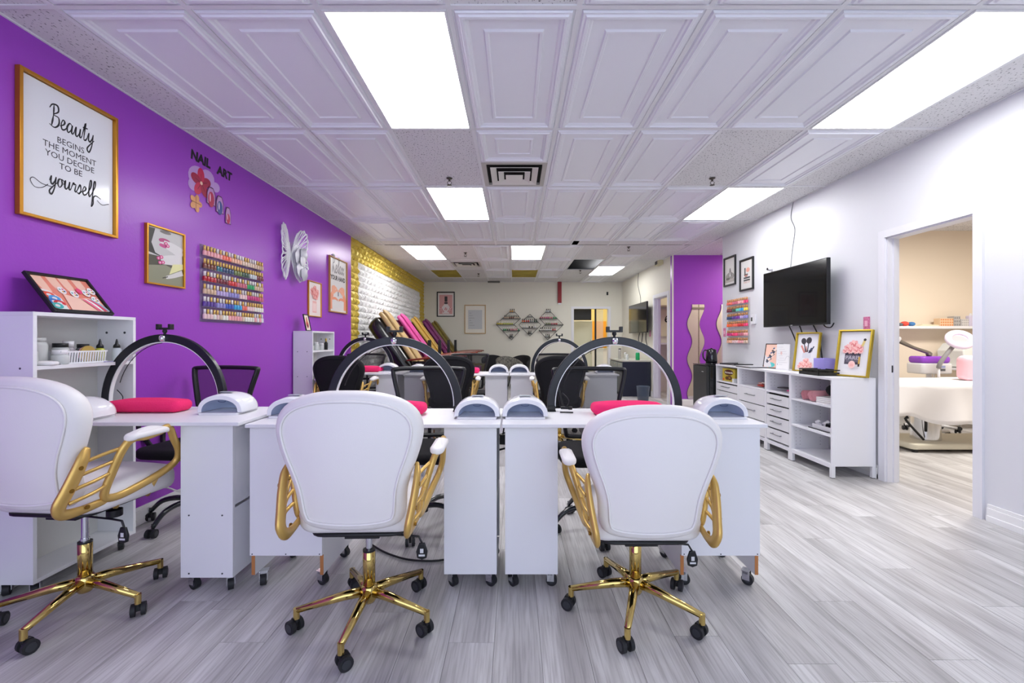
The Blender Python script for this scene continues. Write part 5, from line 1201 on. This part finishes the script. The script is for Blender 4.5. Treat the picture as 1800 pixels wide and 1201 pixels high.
# ---------------------------------------------------------------- pedicure chairs
def pedi(label,x,y,shell,cush,z0=0,rz=0,post=True):
    t=E('pedicure_chair',label,'massage chair',(x,y,0),rz,'massage chairs along the panelled wall')
    SM=M('shell_'+shell.lstrip('#'),shell,.25,coat=.4); CM=M('cushion_'+cush.lstrip('#'),cush,.4)
    # back: leans to the wall (-x), facing +x
    spine=[(-.02,.62),(-.16,.85),(-.33,1.10),(-.50,1.33),(-.62,1.50),(-.68,1.56)]
    P=[(q.x,q.y) for q in cat([(a,b,0) for a,b in spine],4)]
    def wedge(th0,th1,hw,mat,name,off=0,top=.0):
        n=len(P); m=MB(); v=[]; rings=[]
        for i,(a,b) in enumerate(P):
            j=min(i+1,n-1); k=max(i-1,0); tx,tz=P[j][0]-P[k][0],P[j][1]-P[k][1]; L=math.hypot(tx,tz); nx,nz=tz/L,-tx/L
            k_=1-.35*max(0,(i/(n-1)-.72)/.28)**2
            ring=[]
            for q in range(16):
                an=2*PI*q/16; ca,sa=math.cos(an),math.sin(an)
                u=(abs(sa)**.6)*(1 if sa>=0 else -1)*hw*k_; s_=(abs(ca)**.6)*(1 if ca>=0 else -1); d=(th0+th1)/2+s_*(th1-th0)/2*k_
                ring.append((a+nx*d,u,b+nz*d+off))
            rings.append(ring)
        v=[p for r in rings for p in r]; f=[(i*16+q,i*16+(q+1)%16,(i+1)*16+(q+1)%16,(i+1)*16+q) for i in range(n-1) for q in range(16)]+[list(range(16))[::-1],[(n-1)*16+q for q in range(16)]]
        m.add(v,f,mat,True); m.build(name,t)
    wedge(-.21,.06,.31,SM,'back_shell'); 
    wedge(.04,.13,.21,CM,'back_cushion',.01)
    wedge(.12,.17,.13,CM,'centre_pad',.01)
    m=MB(); m.slab(rrect(-.12,.48,-.24,.24,.08,4),'z',.46,.62,.05,CM,0,.02); m.build('seat_cushion',t)
    m=MB(); m.slab(rrect(-.30,.55,-.33,.33,.1,4),'z',.02,.46,.05,SM); m.build('base_shell',t)
    m=MB(); m.slab(rrect(.50,.64,-.30,.30,.05,4),'z',.02,.34,.04,M('basin_white','#e6e6e4',.2)); m.build('foot_basin',t)
    m=MB(); m.slab(rrect(.08,.46,-.05,.05,.03,4),'z',.30,.60,.02,M('leg_cushion_'+cush.lstrip('#'),cush,.4),fn=lambda a,b,c:(a+.25,b*3,c)); m.build('leg_cushion',t)
    WD=M('red_wood','#7a2f1c',.2,coat=.5)
    for s in (-1,1):
        m=MB(); m.slab([(q.x,q.y) for q in cat([(-.12,-.05,0),(.2,-.07,0),(.5,-.10,0),(.62,-.06,0),(.66,.03,0),(.6,.09,0),(.3,.07,0),(-.1,.05,0)],3,True)],'z',.875,.905,.010,WD,fn=lambda a,b,c:(a,s*(.33+b*-s*(-1) if s>0 else .33+b),c+.04*math.sin((a+.1)*3))); m.build('armrest_tray',t)
        m=MB().box(-.05,.35,s*.33-.03,s*.33+.03,.44,.875,SM); m.build('armrest_post',t,bev=.01)
    if post: MB().box(-.03,.03,-.36,-.33,.905,1.20,BLACKP).build('remote_holder',t,bev=.004)
    return t
pedi('massage chair with black shell and beige cushion, nearest along the panelled wall',-1.53,7.15,'#151517','#c4a672',post=False)
pedi('massage chair with bright pink cushion, second along the panelled wall',-1.51,8.15,'#431326','#c7498f')
pedi('massage chair with black shell and golden tan cushion, third along the panelled wall',-1.51,9.2,'#151517','#b08c3e')
pedi('massage chair with deep purple cushion, fourth along the panelled wall',-1.49,10.25,'#3c1234','#71275d')
pedi('massage chair with olive cushion, farthest along the panelled wall',-1.47,11.25,'#3b3410','#766627')
def cover(x,y,z,label,c1='#e8e3e4',c2='#e2566e',seed=1):
    m=MB(); m.slab(rrect(-.14,.14,-.15,.15,.06,4),'z',0,.09,.04,M('patterned_cloth','#efe6e6',.8,noise=(16,'#e0506c')),0,.03,lambda a,b,c:(a,b,c+.02*math.sin(a*30)*math.cos(b*26))); item(m,'towel_bundle',label,'towel',(x,y,z))
cover(-1.45,9.2,.665,'pink and white towel bundle on the tan massage chair')
cover(-1.42,10.25,.665,'pink and white towel bundle on the purple massage chair')
cover(-1.40,11.25,.665,'pink and white towel bundle on the olive massage chair')
# ---------------------------------------------------------------- tub chairs at the far wall
def tub(label,x,y,rz,mat):
    t=E('tub_chair',label,'chair',(x,y,0),rz,'low tub chairs at the far wall')
    def shell(u,v):
        a=math.radians(200*u-100-90+90); a=math.radians(-10+200*u); r=.29*(1+.12*v); return (r*math.cos(a),r*math.sin(a)*.95,.40+.40*v*(.55+.45*math.sin(math.radians(180*u))))
    MB().grid(shell,20,5,mat).build('backrest',t,solid=.04)
    MB().slab([(.27*math.cos(2*PI*i/20),.27*math.sin(2*PI*i/20)) for i in range(20)],'z',.36,.46,.04,mat,0,.01).build('seat',t)
    for i in range(4):
        an=PI/4+i*PI/2; MB().tube([(.16*math.cos(an),.16*math.sin(an),.37),(.25*math.cos(an),.25*math.sin(an),0)],.012,BLACKP,6).build('leg',t)
PAT=M('patterned_grey','#8d8a80',.9,noise=(55,'#25252a')); DKC=M('charcoal_fabric','#26262a',.9)
tub('grey patterned tub chair at the far wall, in front of a black one',-.12,10.6,.5,PAT)
tub('black tub chair behind the patterned one at the far wall',.07,11.4,-.6,DKC)
tub('dark tub chair at the far wall beside the black mesh chair',-.53,11.5,.3,DKC)
# ---------------------------------------------------------------- dark cabinet at the far right
NV=M('navy_laminate','#1f2536',.4); CT=M('counter_stone','#c7c6bb',.3)
t=E('reception_cabinet','dark navy cabinet with pale counter beside the far right wall','cabinet',(2.29,9.36,0))
W=XF-2.29-.02
MB().box(0,W,0,1.2,.0,.735,NV).build('body',t,bev=.002); MB().box(-.02,W,-.01,1.21,.736,.765,CT).build('countertop',t,bev=.003)
for k in range(3):
    for z0,z1 in ((.52,.71),(.06,.50)):
        d=MB().box(-.018,-.001,.02+.395*k,.395*(k+1)-.01,z0,z1,M('cabinet_front','#8f9490',.4)).build('door' if z0<.2 else 'drawer',t,bev=.002)
        MB().box(-.035,-.02,.395*k+.12,.395*k+.28,(z1-.05),(z1-.04),CHROME).build('handle',d)
for k,(x,y,h,c,r) in enumerate(((2.66,9.55,.16,'#1fae68',.045),(2.47,9.7,.10,'#e2e6e6',.03),(2.38,10.0,.22,'#b9b6b0',.035),(2.55,10.2,.12,'#dcdcd4',.03))):
    jar(x,y,.766,r,h,M('pot_'+c.lstrip('#'),c,.3),MELA2 if k!=2 else BLACKP,['green bottle on the pale counter of the dark cabinet','small white pot on the dark cabinet counter','tall grey dispenser on the dark cabinet counter','cream pot at the back of the dark cabinet counter'][k],c_='bottle',name='counter_bottle',group='bottles on the dark cabinet counter')
t=E('waste_bin','grey translucent waste bin standing before the dark cabinet','bin',(2.50,8.6,0)); MB().lathe([(.10,0),(.125,.30),(.128,.30),(.12,.295)],M('bin_plastic','#5b6a80',.2,alpha=.7),24).build('bin_body',t)
# side doorway room
t=E('framed_quote','framed black script sign on the wall of the small side room','poster',(3.66,10.08,1.28))
MB().box(-.4,.4,-.02,0,0,.62,M('sign_board','#d8d2b6',.6)).build('board',t); a=Art(.74,.56,y=-.021,paper='#dcd6ba'); a.script('era',.12,.30,.26,'#151515',.13); a.script('ea',.2,.07,.26,'#151515',.15); o=a.mb.build('lettering',t); o.location=(0,0,.03)
t=E('wall_shelf','pale shelf on the wall of the small side room','shelf',(3.75,10.08,1.10)); MB().box(-.6,.6,-.2,0,0,.035,MELA2).build('board',t); MB().box(-.55,-.52,-.18,0,-.12,0,MELA2).box(.52,.55,-.18,0,-.12,0,MELA2).build('bracket',t)
t=E('wall_cupboard','cream wall cupboard high in the small side room','cupboard',(3.75,10.09,1.95)); MB().box(-.6,.6,-.3,0,0,.55,M('cupboard_cream','#e0d8b8',.5)).build('cupboard_body',t,bev=.003); MB().box(-.58,-.01,-.315,-.3,.02,.53,M('cupboard_cream')).build('cupboard_door',t,bev=.002)
# store room behind the far doorway
t=E('store_fridge','tall white fridge inside the store room behind the far doorway','fridge',(1.98,12.75,0)); MB().box(-.36,.26,0,.6,.03,1.76,MELA).build('fridge_body',t,bev=.01); MB().box(-.35,.25,-.02,0,.05,1.74,M('fridge_front','#d9d9c6',.35)).build('fridge_door',t,bev=.008); MB().box(.2,.215,-.05,-.02,.8,1.2,CHROME).build('handle',t)
t=E('dark_panel','black panel hung in the top left of the far doorway','panel',(PX(1024,12.2),12.2,PZ(563,12.2)),0); MB().box(-.24,.24,-.02,.02,0,.38,M('dark_board','#2a2a2c',.6)).build('board',t,bev=.002); MB().tube([(-.2,0,.38),(-.2,0,ZC-t.location[2])],.004,BLACKP,5).tube([(.2,0,.38),(.2,0,ZC-t.location[2])],.004,BLACKP,5).build('hanger',t)
t=E('orange_glow_panel','board painted as the orange glow seen through the far doorway','board',(2.60,14.28,.95)); MB().box(-.30,.35,-.03,0,0,.85,M('orange_glow_paint','#e29a2c',.6)).build('board',t);  # orange light in the store room, put into the board's colour
t=E('store_counter','white counter under the painted orange glow in the store room','counter',(2.72,14.0,0)); MB().box(-.35,.35,-.3,.25,0,.9,MELA).build('counter_body',t,bev=.004); MB().box(-.37,.37,-.32,.26,.9,.93,CT).build('counter_top',t)
struct(MB().box(2.17,2.21,YB+.02,YB+.08,0,2.04,M('dark_mullion','#17171a',.4)).box(2.21,2.40,YB+.04,YB+.05,0,2.04,M('store_glass','#dfe6dd',.05,alpha=.25)),'trim_5')
# ---------------------------------------------------------------- treatment room
t=E('wall_shelf','long white wall shelf in the treatment room','shelf',(5.9,TY,1.36)); MB().box(-1.3,1.2,-.24,0,0,.035,MELA2).build('board',t,bev=.002)
ZQ=1.3955
def tx(x,Y): return PX(x,Y)
YQ=TY-.12
for k,(x,c,r) in enumerate(((1582,'#6a7078',.035),(1590,'#ee5a4c',.05),(1602,'#4f86c0',.045))):
    m=MB().ball((0,0,r*.7),r,M('sponge_'+c.lstrip('#'),c,.9,bump=(60,1)),14,(1,1,.7)); item(m,'bath_sponge',['small grey sponge at the left end of the treatment shelf','coral red sponge on the treatment room shelf','blue sponge next to the coral one on the treatment shelf'][k],'sponge',(tx(x,YQ),YQ,ZQ),group='sponges on the treatment shelf')
def bx_item(x0,x1,h,c,label,n=4,col2='#ffffff'):
    t=E('organiser_box',label,'box',(tx((x0+x1)/2,YQ),YQ,ZQ),0,'organisers on the treatment shelf'); w=(x1-x0)*YQ/F/2
    MB().box(-w,w,-.05,.05,0,h,M('organiser_'+c.lstrip('#'),c,.5)).build('organiser_body',t,bev=.003)
    m=MB()
    for i in range(n):
        for j in range(3): m.box(-w+2*w*(i+.15)/n,-w+2*w*(i+.75)/n,-.0515,-.05,h*(j+.15)/3,h*(j+.75)/3,M('organiser_slot_'+col2.lstrip('#'),col2,.5))
    m.build('compartment_fronts',t)['kind']='stuff'
bx_item(1647,1670,.11,'#e8c9a6','orange and cream compartment box on the treatment shelf',6,'#d98e5a'); bx_item(1671,1682,.14,'#b9b6b4','grey compartment box on the treatment shelf',3,'#8f8c8d'); bx_item(1684,1697,.10,'#d9d6d4','pale compartment box on the treatment shelf',4,'#b7b3b3')
jar(tx(1706,YQ),YQ,ZQ,.045,.15,M('lilac_bottle','#d6cfe6',.3),MELA2,'lilac bottle at the right end of the treatment shelf',c_='bottle',name='lotion_bottle',group=None) if False else None
t=E('lotion_bottle','lilac bottle at the right end of the treatment shelf','bottle',(tx(1706,YQ),YQ,ZQ)); MB().box(-.045,.045,-.03,.03,0,.15,M('lilac_bottle','#d6cfe6',.3)).build('bottle_body',t,bev=.012); MB().cyl((0,0,.15),.014,.03,MELA2).build('bottle_cap',t)
m=MB().prism([(-.16,0),(.16,0),(.13,.02),(-.1,.03)],'y',-.03,.03,M('cream_tray','#e6dcc0',.5)); item(m,'cream_dish','low cream dish on the treatment shelf','dish',(tx(1640-8,YQ),YQ,ZQ))
# treatment bed
bx0=3.86; by=4.70; BW_=.62
SHEET=M('white_sheet','#f3f1f2',.85,bump=(300,.1))
t=E('treatment_bed','white-draped treatment bed on a chrome pedestal in the side room','bed',(4.9,by,0))
MB().slab(rrect(-1.0,1.0,-.02,BW_,.08,4),'z',.64,.735,.03,M('bed_vinyl','#efe9e4',.5)).build('mattress',t)
MB().slab(rrect(-.66,.80,.0,.56,.06,4),'z',.03,.095,.02,M('bed_base_cream','#dcd7c4',.5)).build('bed_base',t)
for x in (-.60,.74):
    for y in (.04,.5): MB().cyl((x,y,0),.03,.03,BLACKP).build('foot',t)
MB().cyl((-.28,.26,.095),.135,.545,CHROME,'z',32,.115).build('pedestal',t)
MB().tube(cat([(-.62,.1,.36),(-.64,.1,.33),(-.45,.1,.12)],4),.012,BLACKP,8).tube(cat([(-.64,.1,.38),(-.58,.1,.40),(-.42,.12,.37),(-.38,.15,.2)],4),.014,BLACKP,8).build('foot_pedal',t)
t2=E('bed_sheet','white sheet draped over the treatment bed','sheet',(4.9,by,0))
def sheet(u,v,x0,x1,drop):
    x=x0+(x1-x0)*u
    # v 0..1: front drop -> over the top -> back
    L0=drop(x); 
    s=v*(L0+.66)
    if s<L0: z=.745-(L0-s); f=(L0-s)/max(L0,.01); y=-.035-.05*f*(.5+.5*math.sin(x*13+1.3*math.sin(x*5)))-.03*math.sin(x*7+f*2)*f
    else: z=.748; y=-.035+(s-L0)
    return (x,y,z)
MB().grid(lambda u,v:sheet(u,v,-1.02,.21,lambda x:.30+.15*math.sin((x+1.02)*1.45)+.02*math.sin(x*11)),44,24,SHEET).build('front_drape',t2,solid=.004)
MB().grid(lambda u,v:(lambda p:(p[0],p[1]-.012*(1 if p[2]<.74 else 0),p[2]+.006))(sheet(u,v,.20,1.03,lambda x:.42+.03*math.sin(x*9))),30,24,SHEET).build('overlap_drape',t2,solid=.004)
m=MB(); m.slab(rrect(-.22,.22,-.14,.14,.06,4),'x',-.07,.07,.05,M('pink_pillow','#f6c3cf',.8),.02,.02,lambda a,b,c:(b,a+.0,c+.14)); item(m,'pink_pillow','pale pink pillow standing on the treatment bed','pillow',(tx(1722,4.95),4.95,.752))
# facial steamer
t=E('facial_steamer','white facial steamer with purple lid and long nozzle arm','steamer',(tx(1633,5.85),5.85,0))
ST=M('steamer_white','#f1f1f5',.25)
for a_ in (0,72,144,216,288):
    r=math.radians(a_+20); MB().tube([(0,0,.10),(.27*math.cos(r),.27*math.sin(r),.07)],.018,ST,6).build('base_leg',t); m=MB(); chair_caster(m,.27*math.cos(r),.27*math.sin(r),r,.028); m.build('caster',t)
MB().cyl((0,0,.1),.03,.66,ST).build('column',t)
m=MB(); m.slab(rrect(-.20,.20,-.13,.13,.04,4),'z',.76,.90,.02,ST); m.build('steamer_body',t); m=MB(); m.slab(rrect(-.19,.19,-.12,.12,.05,4),'z',.90,.99,.03,M('purple_lid','#a34fe0',.2,alpha=.85)); m.build('purple_lid',t,label='translucent purple lid')
MB().box(-.0,.09,-.1315,-.13,.80,.83,M('steamer_screen','#6a6d76',.3)).box(.0,.09,-.1315,-.13,.84,.87,M('steamer_display','#a9b6e6',.3)).build('display',t)
MB().tube(cat([(-.18+.17,0,1.0),(.0,0,1.03),(-.2,0,1.10),(-.42,0,1.20),(-.5,0,1.24)],4),[.035,.025,.022,.03,.035],M('steamer_arm','#7f7a72',.4,.5),10).build('nozzle_arm',t)
MB().tube([(-.42,0,1.20),(-.62,0,1.31)],[.055,.04],ST,14).build('nozzle',t)
t=E('machine_cart','white beauty machine with spiral logo on a wheeled cart','machine',(tx(1700,6.0),6.0,0))
MB().box(-.30,.35,-.2,.2,.80,.83,ST).build('cart_shelf',t,bev=.003); MB().box(-.30,.35,-.2,.2,.30,.33,ST).build('cart_shelf',t,bev=.003)
for x in (-.28,.33):
    for y in (-.18,.18): MB().cyl((x,y,.06),.012,.76,CHROME).build('leg',t); m=MB(); chair_caster(m,x,y,.4,.028); m.build('caster',t)
m=MB().prism([(-.22,.84),(.28,.84),(.28,1.10),(.20,1.16),(-.16,1.16),(-.24,1.06)],'y',-.18,.18,M('machine_white','#e9ece9',.3)); m.build('machine_body',t,bev=.01)
m=MB().prism([(.0,1.17),(.30,1.17),(.26,1.26),(.04,1.27)],'y',-.10,.0,M('machine_white')); m.build('tilted_screen',t,bev=.005)
MB().prism([(.03,1.18),(.27,1.18),(.24,1.25),(.06,1.255)],'y',-.103,-.101,M('lcd_grey','#8f8a84',.3)).build('screen_glass',t)
a_=Art.__new__(Art); a_.w=0;a_.h=0;a_.mb=MB();a_.y=-.1815;a_.k=0; a_.stroke([(.06+.032*math.cos(q)*(1-q/9),.98+.042*math.sin(q)*(1-q/9)) for q in [i*.5 for i in range(12)]],.012,'#3f4a52'); a_.mb.build('spiral_logo',t)
t=E('magnifier_lamp','round white magnifier lamp on a bent arm over the treatment bed','lamp',(tx(1650,5.42),5.42,0))
m=MB(); chair_caster(m,.13,0,0,.03); chair_caster(m,-.13,.02,1,.03); m.tube([(.13,0,.08),(-.13,.02,.08)],.015,ST,6); m.build('lamp_base',t)
MB().cyl((0,.0,.08),.014,.78,ST).build('pole',t)
MB().tube(cat([(0,0,.86),(.0,-.02,.92),(.05,-.04,1.02),(.13,-.05,1.13)],4),.024,M('lamp_arm_grey','#8b8a8c',.4),10).build('bent_arm',t)
rg=[]
m=MB(); c0=Vector((.20,-.06,1.21)); ux=Vector((.93,0,.28)).normalized(); uy=Vector((-.15,.55,.6)).normalized()
m.tube([c0+ux*.12*math.cos(2*PI*i/28)+uy*.105*math.sin(2*PI*i/28) for i in range(28)],.035,M('lamp_ring','#eadff4',.25),10,True); m.build('lamp_ring',t)
m=MB(); m.add([c0+ux*.09*math.cos(2*PI*i/24)+uy*.08*math.sin(2*PI*i/24) for i in range(24)],[list(range(24))],M('magnifier_glass','#f4eefa',.05,alpha=.4)); m.build('magnifier_glass',t)
# ---------------------------------------------------------------- floor cables
wire('cable','black power cable curving on the floor behind the middle white chair',[(-.86,2.6,.01),(-.72,2.48,.008),(-.55,2.40,.008),(-.36,2.42,.008),(-.26,2.62,.01),(-.28,2.75,.3),(-.30,2.60,.6),(-.32,2.55,.77)],.006,BLACKP)
wire('cable','upper black cable crossing the gap between the two centre pedestals',[(-.12,2.518,.66),(-.07,2.518,.67),(-.01,2.518,.70)],.006,BLACKP)
wire('cable','lower black cable crossing the gap between the two centre pedestals',[(-.12,2.518,.57),(-.07,2.518,.585),(-.01,2.518,.60)],.006,BLACKP)
t=E('power_adapter','black power adapter hanging in the gap between the centre desks','power adapter',(-.0675,2.49,.62)); MB().box(-.018,.018,-.02,.02,0,.055,BLACKP).build('adapter_body',t,bev=.004); MB().tube(cat([(0,0,.055),(.006,0,.10),(0,0,.172)],4),.004,BLACKP,6).build('adapter_lead',t)
m=MB(); m.slab(rrect(-.08,.08,-.07,.07,.03,4),'z',0,.09,.02,WGLOSS); item(m,'plastic_box','white plastic box on the inner shelf of the left pedestal','box',(-1.42,2.30,.4165))
wire('cable','white cable trailing along the purple wall behind the left desk',[(-2.30,2.80,.30),(-2.36,3.0,.20),(-2.38,3.2,.10),(-2.36,3.5,.02)],.006,MELA2)
